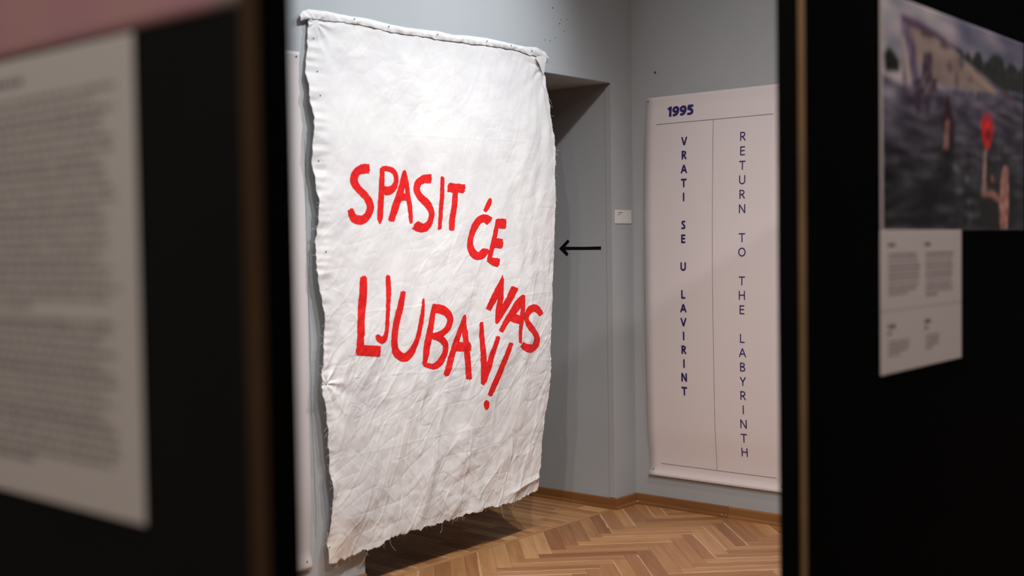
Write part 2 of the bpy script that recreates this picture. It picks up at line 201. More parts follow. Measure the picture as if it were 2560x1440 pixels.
DATA = {"left":[[-2.3767,2.4756],[-2.3781,2.4228],[-2.3832,2.3926],[-2.3817,2.3681],[-2.397,2.2759],[-2.4028,2.2178],[-2.3954,2.1774],[-2.4008,2.1358],[-2.3819,2.0466],[-2.3931,1.9467],[-2.3996,1.8637],[-2.3886,1.7979],[-2.3698,1.6988],[-2.3745,1.6071],[-2.3872,1.5322],[-2.3916,1.4491],[-2.3853,1.3655],[-2.366,1.2812],[-2.3509,1.1964],[-2.3544,1.1462],[-2.3645,1.0964],[-2.3706,1.0297],[-2.3796,0.938],[-2.3848,0.905],[-2.3708,0.8614],[-2.3617,0.7929],[-2.3499,0.6627],[-2.3382,0.6084],[-2.3437,0.5684],[-2.3345,0.4989],[-2.3294,0.4417],[-2.3261,0.3985],[-2.3347,0.3591],[-2.3462,0.3084],[-2.3566,0.2491],[-2.3654,0.1674]],"right":[[-0.8181,2.4581],[-0.8177,2.4017],[-0.8012,2.3287],[-0.7806,2.2688],[-0.7758,2.1537],[-0.7603,2.0658],[-0.7592,1.9934],[-0.7701,1.9224],[-0.7795,1.8599],[-0.7778,1.7978],[-0.7731,1.69],[-0.7801,1.6173],[-0.7867,1.528],[-0.7887,1.4387],[-0.7959,1.3494],[-0.8117,1.2834],[-0.8102,1.1545],[-0.8188,1.0655],[-0.827,0.9954],[-0.8352,0.8504],[-0.8532,0.7086],[-0.8655,0.6746],[-0.8885,0.6026],[-0.8997,0.5418],[-0.9214,0.4495],[-0.9332,0.356],[-0.9484,0.315],[-0.9417,0.2684],[-0.9504,0.2389]],"rin":[[-0.8512,2.4443],[-0.8494,2.42],[-0.8284,2.2913],[-0.8021,2.1333],[-0.797,1.9749],[-0.8052,1.8404],[-0.818,1.708],[-0.8153,1.5282],[-0.8116,1.3976],[-0.83,1.3152],[-0.8334,1.1557],[-0.8502,0.997],[-0.8599,0.8526]],"top":[[-2.3767,2.4756],[-2.2707,2.4954],[-2.14,2.4933],[-2.0494,2.4954],[-1.9299,2.4887],[-1.7933,2.4871],[-1.6563,2.4921],[-1.5967,2.4969],[-1.4985,2.4917],[-1.3911,2.5013],[-1.2533,2.5059],[-1.0965,2.5015],[-0.9753,2.4969],[-0.8761,2.4944],[-0.8181,2.4581]],"htop":[[-2.4257,2.459],[-2.4041,2.48],[-2.3676,2.4942],[-2.2707,2.4978],[-2.1399,2.4959],[-2.0493,2.4989],[-1.9298,2.4923],[-1.7932,2.4912],[-1.6562,2.4965],[-1.5966,2.5015],[-1.4984,2.496],[-1.391,2.5057],[-1.2532,2.5107],[-1.0964,2.5064],[-0.9751,2.503],[-0.8757,2.5107],[-0.8041,2.4945],[-0.7782,2.4687]],"hbot":[[-2.4221,2.4367],[-2.3923,2.4472],[-2.3687,2.4554],[-2.2909,2.4553],[-2.211,2.4627],[-2.1279,2.4642],[-2.0385,2.464],[-1.938,2.4578],[-1.8344,2.4586],[-1.73,2.4618],[-1.62,2.4599],[-1.5064,2.4638],[-1.3919,2.467],[-1.2296,2.4729],[-1.0614,2.4769],[-0.9315,2.4638],[-0.8573,2.4619],[-0.7951,2.4566]],"bottom":[[-2.3654,0.1674],[-2.3479,0.1653],[-2.2922,0.167],[-2.2242,0.1654],[-2.1475,0.1764],[-2.0715,0.1801],[-2.0277,0.1961],[-1.9909,0.2049],[-1.8989,0.2047],[-1.8098,0.2019],[-1.7128,0.2054],[-1.583,0.209],[-1.5136,0.2075],[-1.457,0.2124],[-1.3853,0.209],[-1.3471,0.2197],[-1.2222,0.213],[-1.1085,0.211],[-1.0613,0.2189],[-1.0134,0.2291],[-0.9504,0.2389]],"letters":[["S",[[[-20802,18611,-20826,18194],[-20928,18612,-20952,18187],[-21076,18611,-21056,18182],[-21247,18586,-21128,18173],[-21410,18531,-21207,18159],[-21563,18452,-21289,18141],[-21700,18349,-21349,18117],[-21808,18227,-21404,18066],[-21889,18091,-21450,17997],[-21928,17943,-21472,17939],[-21909,17798,-21470,17883],[-21848,17667,-21444,17811],[-21756,17545,-21396,17735],[-21628,17434,-21315,17658],[-21488,17339,-21192,17569],[-21366,17252,-21062,17472],[-21256,17165,-20943,17375],[-21156,17078,-20826,17275],[-21078,16994,-20722,17167],[-21019,16909,-20634,17054],[-20981,16830,-20561,16931],[-20968,16761,-20523,16787],[-20980,16678,-20538,16632],[-21017,16580,-20589,16483],[-21066,16501,-20663,16347],[-21123,16451,-20763,16228],[-21192,16414,-20885,16130],[-21259,16389,-21022,16053],[-21323,16377,-21176,15996],[-21386,16373,-21344,15964],[-21439,16375,-21515,15964],[-21492,16379,-21677,15995],[-21544,16385,-21832,16060],[-21591,16399,-21968,16165],[-21651,16451,-22054,16297],[-21724,16549,-22101,16428],[-21804,16658,-22143,16549]]]],["P",[[[-20164,18469,-19898,18475],[-20185,18314,-19895,18320],[-20206,18159,-19892,18165],[-20225,17993,-19894,17997],[-20238,17806,-19903,17810],[-20248,17607,-19917,17609],[-20261,17409,-19930,17408],[-20280,17213,-19943,17210],[-20302,17016,-19955,17013],[-20318,16823,-19967,16821],[-20330,16625,-19974,16627],[-20337,16434,-19982,16434],[-20332,16278,-20003,16272],[-20310,16175,-20046,16163],[-20277,16100,-20103,16089],[-20243,16024,-20159,16018]],[[-20030,18337,-20034,18552],[-19914,18341,-19918,18563],[-19809,18344,-19790,18574],[-19716,18338,-19650,18571],[-19615,18321,-19505,18551],[-19518,18296,-19355,18512],[-19450,18265,-19217,18443],[-19392,18217,-19117,18343],[-19339,18147,-19053,18227],[-19313,18067,-19018,18100],[-19321,17969,-19015,17961],[-19358,17860,-19039,17815],[-19414,17774,-19088,17677],[-19486,17722,-19165,17550],[-19569,17689,-19274,17437],[-19633,17675,-19424,17342],[-19687,17673,-19609,17289],[-19788,17671,-19768,17274],[-19918,17667,-19897,17261]]]],["A",[[[-18755,18387,-18535,18372],[-18847,18139,-18559,18118],[-18938,17894,-18583,17862],[-19031,17666,-18629,17610],[-19135,17449,-18711,17366],[-19244,17236,-18811,17141],[-19342,17046,-18901,16947],[-19414,16897,-18970,16797],[-19473,16775,-19031,16674],[-19529,16646,-19095,16550],[-19587,16500,-19168,16410],[-19641,16351,-19246,16266],[-19695,16202,-19323,16121]],[[-18717,18365,-18496,18398],[-18697,18184,-18445,18221],[-18678,18004,-18394,18044],[-18655,17826,-18350,17867],[-18627,17658,-18320,17696],[-18597,17493,-18298,17527],[-18566,17314,-18276,17345],[-18536,17109,-18247,17139],[-18505,16892,-18218,16919],[-18476,16679,-18196,16702],[-18447,16478,-18185,16496],[-18419,16281,-18181,16296],[-18391,16083,-18177,16095]],[[-19063,17021,-19117,17354],[-18954,17038,-19007,17363],[-18851,17054,-18891,17373],[-18753,17063,-18763,17381],[-18649,17063,-18630,17386],[-18533,17057,-18503,17389],[-18411,17052,-18381,17392]]]],["S",[[[-16954,18303,-16995,17874],[-17092,18294,-17131,17884],[-17257,18284,-17240,17894],[-17449,18248,-17311,17894],[-17629,18181,-17395,17873],[-17790,18093,-17487,17837],[-17926,17982,-17554,17797],[-18016,17852,-17609,17742],[-18067,17712,-17654,17670],[-18077,17568,-17668,17599],[-18044,17428,-17644,17529],[-17976,17294,-17585,17449],[-17869,17162,-17504,17369],[-17716,17039,-17382,17288],[-17556,16934,-17207,17189],[-17432,16841,-17037,17059],[-17324,16741,-16917,16905],[-17225,16633,-16833,16741],[-17168,16524,-16786,16566],[-17166,16398,-16786,16384],[-17205,16262,-16824,16201],[-17270,16156,-16893,16034],[-17359,16091,-17004,15884],[-17468,16050,-17150,15758],[-17541,16037,-17330,15661],[-17553,16045,-17553,15621],[-17597,16057,-17742,15636],[-17671,16075,-17888,15664],[-17732,16095,-18023,15703],[-17806,16126,-18133,15751],[-17898,16165,-18223,15791]]]],["I",[[[-16355,18175,-16081,18183],[-16366,17910,-16087,17917],[-16376,17645,-16093,17650],[-16392,17379,-16107,17378],[-16418,17106,-16135,17100],[-16448,16828,-16170,16820],[-16478,16557,-16205,16548],[-16503,16298,-16237,16289],[-16526,16046,-16269,16036],[-16550,15794,-16301,15784]]]],["T",[[[-15856,17517,-15789,17948],[-15677,17511,-15610,17941],[-15497,17506,-15430,17934],[-15316,17501,-15250,17927],[-15136,17496,-15070,17919],[-14956,17492,-14890,17910],[-14775,17489,-14710,17901]],[[-15524,17570,-15171,17562],[-15557,17313,-15200,17304],[-15589,17057,-15230,17045],[-15626,16823,-15264,16802],[-15675,16618,-15306,16585],[-15729,16426,-15351,16391],[-15773,16241,-15388,16214],[-15797,16067,-15412,16051],[-15810,15907,-15429,15895],[-15822,15750,-15447,15737]]]],["Ć",[[[-12769,16338,-13192,15980],[-12890,16388,-13295,16045],[-13050,16455,-13361,16093],[-13284,16499,-13370,16106],[-13524,16481,-13411,16108],[-13744,16420,-13489,16096],[-13945,16314,-13573,16062],[-14106,16171,-13678,15981],[-14240,16005,-13797,15854],[-14352,15829,-13909,15709],[-14442,15635,-14020,15544],[-14513,15428,-14119,15363],[-14563,15236,-14178,15200],[-14590,15068,-14182,15068],[-14593,14911,-14149,14957],[-14562,14762,-14097,14866],[-14491,14616,-14024,14788],[-14383,14481,-13936,14727],[-14231,14369,-13875,14699],[-14024,14301,-13860,14693],[-13802,14291,-13842,14686],[-13581,14330,-13825,14681],[-13392,14415,-13767,14710],[-13245,14512,-13669,14779],[-13141,14590,-13587,14840],[-13075,14656,-13567,14851],[-13045,14717,-13573,14837],[-13040,14742,-13554,14859]],[[-12993,17272,-12760,17223],[-13066,17189,-12784,17129],[-13137,17109,-12809,17031],[-13202,17028,-12863,16927],[-13266,16932,-12957,16824],[-13334,16824,-13071,16726],[-13403,16714,-13182,16631]]]],["E",[[[-12532,16258,-12297,16239],[-12598,16055,-12325,16032],[-12664,15854,-12353,15824],[-12729,15659,-12392,15620],[-12789,15479,-12444,15432],[-12850,15302,-12506,15250],[-12923,15104,-12579,15048],[-13016,14869,-12670,14808],[-13121,14612,-12772,14548],[-13226,14355,-12873,14290]],[[-12490,15844,-12427,16287],[-12371,15830,-12306,16290],[-12250,15816,-12186,16293],[-12128,15805,-12073,16294],[-12011,15801,-11968,16292],[-11901,15801,-11862,16288],[-11792,15801,-11754,16283]],[[-12699,14885,-12631,15335],[-12597,14873,-12527,15334],[-12495,14861,-12423,15333],[-12392,14851,-12319,15329],[-12288,14847,-12216,15320],[-12183,14845,-12112,15308],[-12078,14843,-12009,15296]],[[-13221,14227,-13087,14422],[-13100,14156,-12928,14406],[-12975,14085,-12773,14391],[-12840,14022,-12637,14377],[-12704,13977,-12522,14363],[-12579,13947,-12406,14346],[-12460,13917,-12282,14327]]]],["L",[[[-21445,13716,-21019,13695],[-21475,13422,-21024,13397],[-21506,13129,-21030,13098],[-21538,12842,-21049,12798],[-21576,12555,-21090,12500],[-21616,12267,-21142,12209],[-21650,11984,-21189,11932],[-21672,11714,-21224,11670],[-21687,11458,-21253,11415],[-21703,11213,-21280,11169],[-21725,10984,-21301,10937],[-21748,10765,-21319,10716],[-21772,10546,-21336,10495]],[[-21772,10331,-21732,10789],[-21547,10303,-21506,10766],[-21320,10275,-21278,10743],[-21092,10247,-21047,10719],[-20863,10219,-20815,10692],[-20632,10190,-20582,10665],[-20398,10161,-20348,10637]]]],["J",[[[-19873,13691,-19603,13688],[-19874,13469,-19597,13465],[-19875,13248,-19591,13240],[-19884,13008,-19600,12990],[-19906,12722,-19635,12698],[-19938,12412,-19683,12386],[-19967,12128,-19725,12104],[-19988,11887,-19751,11865],[-20007,11675,-19771,11652],[-20030,11492,-19789,11465],[-20053,11339,-19803,11308],[-20079,11218,-19816,11173],[-20122,11127,-19838,11049],[-20190,11061,-19874,10929],[-20262,11029,-19932,10815],[-20270,11040,-20063,10719],[-20213,11047,-20276,10707],[-20224,11045,-20431,10765],[-20257,11048,-20540,10843],[-20293,11057,-20605,10937],[-20352,11100,-20624,11022],[-20419,11157,-20635,11095]]]],["U",[[[-19043,12983,-18689,12925],[-19121,12745,-18737,12681],[-19199,12508,-18785,12435],[-19279,12268,-18849,12180],[-19371,12009,-18943,11911],[-19469,11738,-19049,11643],[-19547,11483,-19130,11403],[-19595,11261,-19177,11200],[-19621,11059,-19203,11019],[-19627,10860,-19204,10842],[-19618,10651,-19183,10655],[-19587,10437,-19140,10481],[-19508,10232,-19076,10356],[-19361,10048,-18983,10270],[-19157,9896,-18875,10211],[-18886,9801,-18830,10197],[-18598,9821,-18809,10196],[-18381,9918,-18712,10224],[-18208,10055,-18587,10290],[-18066,10234,-18445,10409],[-17947,10443,-18297,10577],[-17848,10648,-18168,10752],[-17770,10836,-18077,10918],[-17708,11022,-18010,11088],[-17654,11217,-17949,11273],[-17604,11431,-17894,11478],[-17561,11656,-17846,11696],[-17528,11882,-17799,11915],[-17510,12107,-17750,12133],[-17503,12334,-17702,12353],[-17496,12559,-17654,12574]]]],["B",[[[-16976,12316,-16688,12266],[-17025,12191,-16712,12136],[-17074,12065,-16736,12006],[-17133,11891,-16773,11829],[-17210,11636,-16832,11570],[-17296,11333,-16904,11263],[-17379,11037,-16978,10963],[-17457,10760,-17049,10683],[-17531,10488,-17122,10408],[-17594,10235,-17196,10156],[-17641,10012,-17272,9936],[-17676,9806,-17351,9738],[-17712,9600,-17429,9540]],[[-16930,11910,-16890,12319],[-16757,11891,-16716,12308],[-16611,11875,-16512,12294],[-16511,11856,-16277,12239],[-16392,11817,-16065,12134],[-16253,11756,-15889,12005],[-16149,11693,-15753,11866],[-16088,11634,-15667,11724],[-16053,11567,-15632,11578],[-16047,11489,-15643,11431],[-16085,11386,-15695,11278],[-16162,11274,-15784,11122],[-16252,11185,-15909,10981],[-16356,11122,-16072,10871],[-16487,11068,-16256,10789],[-16619,11028,-16450,10731],[-16747,11004,-16650,10702],[-16900,10992,-16837,10698],[-17067,10978,-17007,10695]],[[-17008,10697,-16950,10948],[-16835,10654,-16770,10931],[-16687,10617,-16563,10908],[-16591,10577,-16337,10831],[-16475,10508,-16151,10693],[-16349,10410,-16009,10526],[-16276,10315,-15923,10343],[-16272,10211,-15920,10160],[-16321,10083,-15975,9989],[-16396,9956,-16049,9835],[-16488,9842,-16136,9687],[-16599,9744,-16251,9544],[-16707,9672,-16397,9425],[-16807,9624,-16576,9343],[-16912,9590,-16780,9298],[-17018,9574,-17008,9294],[-17159,9584,-17237,9345],[-17349,9624,-17442,9423],[-17553,9667,-17631,9498]]]],["A",[[[-14895,11697,-14713,11662],[-14973,11559,-14731,11511],[-15050,11424,-14751,11358],[-15140,11269,-14801,11178],[-15255,11075,-14896,10967],[-15387,10854,-15018,10739],[-15521,10619,-15146,10503],[-15651,10377,-15276,10262],[-15781,10123,-15414,10010],[-15913,9858,-15554,9749],[-16048,9579,-15698,9473],[-16184,9290,-15845,9186],[-16319,9002,-15991,8900]],[[-14914,11640,-14696,11634],[-14935,11425,-14660,11417],[-14955,11209,-14624,11200],[-14961,10950,-14588,10942],[-14941,10628,-14553,10621],[-14907,10265,-14519,10256],[-14878,9885,-14488,9869],[-14864,9488,-14464,9466],[-14855,9070,-14444,9044],[-14846,8652,-14423,8623]],[[-15557,10020,-15555,10451],[-15356,10003,-15353,10441],[-15153,9986,-15151,10431],[-14958,9973,-14956,10418],[-14775,9969,-14774,10399],[-14601,9969,-14600,10376],[-14426,9969,-14426,10353]]]],["V",[[[-13812,11265,-13556,11260],[-13813,11052,-13528,11045],[-13813,10839,-13500,10830],[-13812,10609,-13475,10597],[-13805,10351,-13454,10337],[-13795,10076,-13437,10059],[-13791,9801,-13421,9781],[-13797,9529,-13399,9504],[-13808,9259,-13378,9225],[-13818,9005,-13384,8957],[-13823,8773,-13432,8715],[-13828,8548,-13506,8495],[-13834,8321,-13578,8278]],[[-12683,10547,-12374,10451],[-12840,10295,-12522,10194],[-12998,10043,-12669,9940],[-13144,9791,-12804,9691],[-13274,9540,-12921,9442],[-13390,9293,-13030,9195],[-13496,9060,-13139,8959],[-13588,8843,-13252,8745],[-13671,8636,-13365,8546],[-13754,8429,-13477,8347]]]],["!",[[[-11685,10170,-11376,10058],[-11850,9975,-11510,9849],[-12016,9779,-11643,9641],[-12183,9569,-11785,9424],[-12344,9349,-11933,9201],[-12505,9117,-12091,8967],[-12691,8846,-12280,8695],[-12916,8515,-12515,8364],[-13165,8147,-12778,7999],[-13412,7780,-13040,7636]],[[-13613,7454,-13339,7430],[-13645,7398,-13303,7369],[-13677,7345,-13267,7306],[-13690,7287,-13254,7238],[-13672,7219,-13278,7168],[-13635,7141,-13325,7099],[-13598,7063,-13372,7032]]]],["N",[[[-12192,13499,-12112,13481],[-12370,13285,-12143,13235],[-12546,13075,-12176,12987],[-12705,12884,-12243,12751],[-12845,12710,-12364,12543],[-12978,12540,-12510,12365],[-13100,12373,-12646,12207],[-13201,12220,-12767,12065],[-13284,12079,-12884,11935],[-13368,11938,-13002,11805]],[[-12221,13359,-12072,13347],[-12298,13090,-12070,13071],[-12374,12822,-12068,12794],[-12447,12557,-12083,12515],[-12522,12281,-12127,12229],[-12594,12003,-12188,11946],[-12646,11752,-12253,11697],[-12665,11548,-12320,11501],[-12663,11373,-12392,11336],[-12660,11198,-12464,11171]],[[-11445,12959,-10943,12777],[-11604,12767,-11096,12582],[-11762,12578,-11250,12387],[-11918,12389,-11415,12191],[-12087,12194,-11599,11992],[-12260,11992,-11788,11798],[-12407,11795,-11961,11626],[-12501,11610,-12113,11478],[-12560,11439,-12258,11341],[-12618,11271,-12405,11201]]]],["A",[[[-10684,12491,-10413,12381],[-10845,12388,-10479,12238],[-11004,12287,-10547,12094],[-11158,12174,-10648,11946],[-11310,12034,-10800,11796],[-11461,11878,-10979,11646],[-11609,11723,-11162,11501],[-11751,11577,-11340,11366],[-11893,11431,-11519,11239],[-12035,11283,-11686,11112],[-12175,11135,-11840,10978],[-12311,10989,-11987,10839],[-12445,10845,-12134,10701]],[[-10670,12446,-10358,12422],[-10706,12198,-10374,12171],[-10742,11950,-10391,11919],[-10782,11702,-10419,11662],[-10834,11451,-10465,11403],[-10892,11194,-10520,11144],[-10938,10930,-10576,10886],[-10961,10661,-10630,10624],[-10972,10389,-10686,10357],[-10982,10118,-10741,10090]],[[-11707,11294,-11410,11641],[-11589,11239,-11282,11598],[-11461,11180,-11164,11558],[-11302,11122,-11055,11525],[-11126,11077,-10931,11492],[-10955,11043,-10781,11454],[-10793,11012,-10621,11414]]]],["S",[[[-8847,11466,-9191,11334],[-8926,11572,-9312,11423],[-9016,11688,-9421,11501],[-9150,11801,-9507,11546],[-9324,11889,-9587,11573],[-9532,11950,-9654,11589],[-9781,11964,-9676,11592],[-10007,11913,-9723,11585],[-10185,11825,-9814,11555],[-10320,11715,-9904,11508],[-10412,11586,-9996,11442],[-10469,11436,-10079,11358],[-10479,11275,-10112,11271],[-10433,11114,-10072,11173],[-10347,10955,-9973,11057],[-10233,10794,-9849,10933],[-10070,10625,-9682,10799],[-9895,10465,-9473,10645],[-9780,10337,-9291,10475],[-9723,10240,-9190,10302],[-9693,10152,-9154,10138],[-9699,10080,-9173,9978],[-9753,10006,-9247,9820],[-9839,9943,-9380,9672],[-9895,9924,-9599,9554],[-9950,9930,-9889,9515],[-10074,9949,-10164,9535],[-10190,9970,-10416,9594],[-10287,9990,-10620,9699],[-10428,10041,-10752,9814],[-10591,10104,-10860,9916]]]]],"pins":[[-2.3494,2.3754],[-2.3402,2.2373],[-2.3375,2.1363],[-2.3611,1.8621],[-2.341,1.4833],[-2.3582,0.9258],[-2.3526,0.2346],[-2.1264,2.4849],[-1.9229,2.4791],[-1.6115,2.4831],[-1.2674,2.4935],[-1.0875,2.4937],[-0.9214,2.4871],[-0.8612,2.4351]],"flap":[[-0.9092,2.4582],[-0.8506,2.4688],[-0.798,2.4747],[-0.8051,2.4493],[-0.8157,2.4174],[-0.83,2.3648],[-0.8458,2.3918],[-0.8678,2.4303]],"holes":[[-0.7162,2.735],[-0.6462,2.6842],[-0.5979,2.6907],[-0.6603,2.6613],[-0.6248,2.6261],[-0.6994,2.5812],[-0.7867,2.5601],[-0.7435,2.5612]],"holeR":[0.159,2.455],"arrow":[[[-0.3724,1.4851],[-0.212,1.4826],[-0.0812,1.4839],[-0.0815,1.4646],[-0.2122,1.4648],[-0.3727,1.4662]],[[-0.3818,1.4744],[-0.3192,1.5259],[-0.3046,1.5149],[-0.3497,1.4723]],[[-0.3818,1.4744],[-0.3496,1.4777],[-0.3138,1.4432],[-0.3265,1.4289]]],"c1":[[0.3588,2.0797],[0.3583,2.0337],[0.3499,0.6971],[0.3494,0.654]],"c2":[[0.7221,2.0794],[0.7217,2.035],[0.7147,0.393],[0.7143,0.3466]],"V":[[0.3406,2.0634],[0.3792,2.0608]],"U2":[[0.7007,1.8266],[0.7402,1.8248]],"1995":[[0.2449,2.2006],[0.4145,2.1986],[0.2644,2.2506]],"lines":[[0.175,2.1607],[0.8986,2.1623],[0.1756,0.2497],[0.8994,0.2508],[0.5411,2.1609],[0.5389,0.2533]],"bbsplit":[0.61,0.0,0.062]}
PH = {"roof":[[0.112,0.068],[0.23,0.074],[0.335,0.094],[0.435,0.129],[0.435,0.148],[0.325,0.121],[0.23,0.108],[0.126,0.108]],"bld":[[0.121,0.094],[0.241,0.087],[0.335,0.101],[0.435,0.141],[0.529,0.184],[0.783,0.295],[0.665,0.315],[0.505,0.317],[0.379,0.331],[0.313,0.312],[0.24,0.28],[0.189,0.261],[0.14,0.169]],"col":[[0.116,0.096],[0.16,0.099],[0.21,0.227],[0.219,0.329],[0.24,0.385],[0.189,0.393],[0.13,0.374]],"diag":[[0.119,0.163],[0.138,0.159],[0.181,0.351],[0.149,0.371]],"tree":[[0.02,0.26],[0.045,0.223],[0.073,0.242],[0.106,0.27],[0.106,0.315],[0.026,0.33]],"people":[[0.251,0.204],[0.303,0.192],[0.308,0.267],[0.297,0.406],[0.255,0.412],[0.24,0.303]],"people2":[[0.189,0.327],[0.335,0.308],[0.351,0.374],[0.194,0.404]],"treesR":[[0.435,0.133],[0.493,0.136],[0.529,0.168],[0.553,0.135],[0.577,0.174],[0.614,0.122],[0.646,0.127],[0.665,0.173],[0.704,0.149],[0.73,0.118],[0.783,0.102],[0.817,0.117],[0.838,0.173],[0.88,0.126],[0.923,0.13],[0.952,0.16],[1.008,0.113],[1.009,0.271],[0.811,0.277],[0.529,0.18]],"edge":[[0.529,0.184],[0.602,0.227],[0.79,0.294],[0.73,0.308],[0.589,0.254]],"water":[[-0.019,0.339],[0.13,0.374],[0.379,0.35],[0.783,0.303],[1.027,0.271],[1.028,1.0],[-0.022,1.0]],"sw":[[0.378,0.463],[0.407,0.412],[0.441,0.454],[0.435,0.494],[0.39,0.504]],"swarm":[[0.39,0.485],[0.418,0.481],[0.412,0.623],[0.362,0.635],[0.384,0.594]],"hand":[[0.665,0.598],[0.693,0.595],[0.684,0.827],[0.652,0.829]],"arm1":[[0.652,0.808],[0.743,0.795],[0.804,0.835],[0.804,0.87],[0.73,0.838],[0.658,0.837]],"arm2":[[0.832,0.66],[0.867,0.666],[0.874,0.842],[0.86,0.996],[0.797,0.996],[0.79,0.845],[0.804,0.723]],"pad":[[0.693,0.406],[0.73,0.422],[0.743,0.488],[0.73,0.549],[0.706,0.594],[0.678,0.588],[0.654,0.541],[0.646,0.467],[0.662,0.423]],"dark":[[0.633,0.842],[0.77,0.837],[0.79,0.966],[0.652,0.967]]}
JY = -.2034; HD = 2.392; NJ = -2.105; RX, RY, RZ = 8.2, -9.0, 5.0     # far jamb, door head, near jamb, room size
TH = 1.25                                                               # thickness of the old wall

# ------------------------------------------------------------------ the setting
wl = boxobj('wall_left', [(-TH, 0, RY, NJ, 0, RZ), (-TH, 0, NJ, JY, HD, RZ), (-TH, 0, JY, .25, 0, RZ)], M['wall'], kind='structure')
boxobj('wall_right', [(0, RX, 0, .25, 0, RZ)], M['wall'], kind='structure')
boxobj('wall_front', [(-TH, RX+.25, RY-.25, RY, 0, RZ)], M['wall'], kind='structure')
boxobj('wall_side', [(RX, RX+.25, RY, .25, 0, RZ)], M['wall'], kind='structure')
boxobj('wall_passage', [(-TH-.2, -TH, NJ-.3, JY+.3, 0, HD+.3)], M['wall'], kind='structure')
boxobj('ceiling', [(-TH, RX+.25, RY-.25, .25, RZ, RZ+.2)], M['ceiling'], kind='structure')
fl = boxobj('floor', [(-TH, RX, RY, 0, -.12, -.011)], M['subfloor'], kind='structure')
boxobj('trim_1', [(-.042, -.0005, JY-.004, JY+.001, .062, HD)], M['wall'], bevel=.0015, kind='structure')
boxobj('trim_2', [(-.001, .0022, NJ+.9, JY-.02, HD+.002, HD+.038)], M['wall'], bevel=.001, kind='structure')
for k, (y, z) in enumerate(DATA['holes']):
    r = .0035 if k in (0, 3) else .0026
    obj('nail_hole', [(.0006, y+r*math.cos(a*.785)*(1+.3*math.sin(a*2.3+k)), z+r*1.25*math.sin(a*.785)) for a in range(8)], [tuple(range(8))], M['hole'], wl)
y, z = DATA['holeR']
obj('nail_hole', [(y+.007*math.cos(-a*.785)*(1+.3*math.sin(a*2.3)), -.0006, z+.008*math.sin(-a*.785)) for a in range(8)], [tuple(range(8))], M['stain'], bpy.data.objects['wall_right'], label='brown hole spot')

# hairline crack running down the plaster left of the banner
cr = []; random.seed(3); yy = -2.392
for k in range(40):
    yy += random.uniform(-.003, .0032); cr.append((yy, 1.95-k*.043))
V, F = [], []
for k, (y, z) in enumerate(cr): V += [(.0005, y-.0007, z), (.0005, y+.0007, z)]
F = [(2*k, 2*k+1, 2*k+3, 2*k+2) for k in range(len(cr)-1)]
obj('plaster_crack', V, F, M['hole'], wl)

# baseboards: a flat board with a quarter-round shoe
def prof_run(p0, p1, nrm, s0=0, s1=0):
    """extrude the board profile from p0 to p1; nrm points into the room; s0/s1 are mitre shifts"""
    pts = [(0, 0), (.022, 0), (.022, .006)] + [(.012+.010*math.cos(a), .006+.012*math.sin(a)) for a in (.4, .8, 1.2, 1.57)] + [(.012, .055), (.009, .060), (0, .060)]
    p0 = Vector(p0); p1 = Vector(p1); n = Vector(nrm); t = (p1-p0).normalized(); V = []
    for p, s in ((p0, s0), (p1, s1)):
        for d, z in pts: V.append(p + n*d + t*(s*d) + Vector((0, 0, z)))
    k = len(pts); F = [(i, (i+1) % k, k+(i+1) % k, k+i) for i in range(k)] + [tuple(range(k))[::-1], tuple(range(k, 2*k))]
    return V, F
def baseboard(name, runs):
    root = link(bpy.data.objects.new(name, None)); root['kind'] = 'structure'
    for a in runs:
        V, F = prof_run(*a)
        c = sum((v for v in V), Vector())/len(V); d = Vector(a[1])-Vector(a[0]); ang = math.atan2(d.y, d.x)
        R = Matrix.Rotation(-ang, 3, 'Z'); o = obj('board', [R @ (v-c) for v in V], F, M['base'], root)
        o.location = c; o.rotation_euler = (0, 0, ang)
    return root
baseboard('baseboard_right', [((.0, 0, 0), (.609, 0, 0), (0, -1, 0), 1, 0), ((.611, 0, 0), (2.7, 0, 0), (0, -1, 0), 0, 0), ((2.702, 0, 0), (5.2, 0, 0), (0, -1, 0), 0, 0), ((5.202, 0, 0), (RX, 0, 0), (0, -1, 0), 0, -1)])
baseboard('baseboard_left', [((0, JY, 0), (0, 0, 0), (1, 0, 0), -1, -1), ((0, -4.6, 0), (0, NJ, 0), (1, 0, 0), 0, 0), ((0, RY, 0), (0, -4.602, 0), (1, 0, 0), 0, 0)])
baseboard('baseboard_passage', [((-TH, JY, 0), (0, JY, 0), (0, -1, 0), 0, 1)])
# white filler bits in the corner and at the board joint
for (x, y, s) in ((.016, -.018, .006), (.024, -.024, .004), (.575, -.024, .005), (.600, -.023, .004)):
    bm = bmesh.new(); bmesh.ops.create_icosphere(bm, subdivisions=1, radius=s, matrix=Matrix.Translation((x, y, .014)) @ Matrix.Scale(.5, 4, (0, 0, 1)))
    for v in bm.verts: v.co += Vector((random.uniform(-.001, .001),)*3)
    me = bpy.data.meshes.new('filler_bit'); bm.to_mesh(me); bm.free(); me.materials.append(M['plaster_bits'])
    o = link(bpy.data.objects.new('filler_bit', me)); o.parent = bpy.data.objects['baseboard_right']

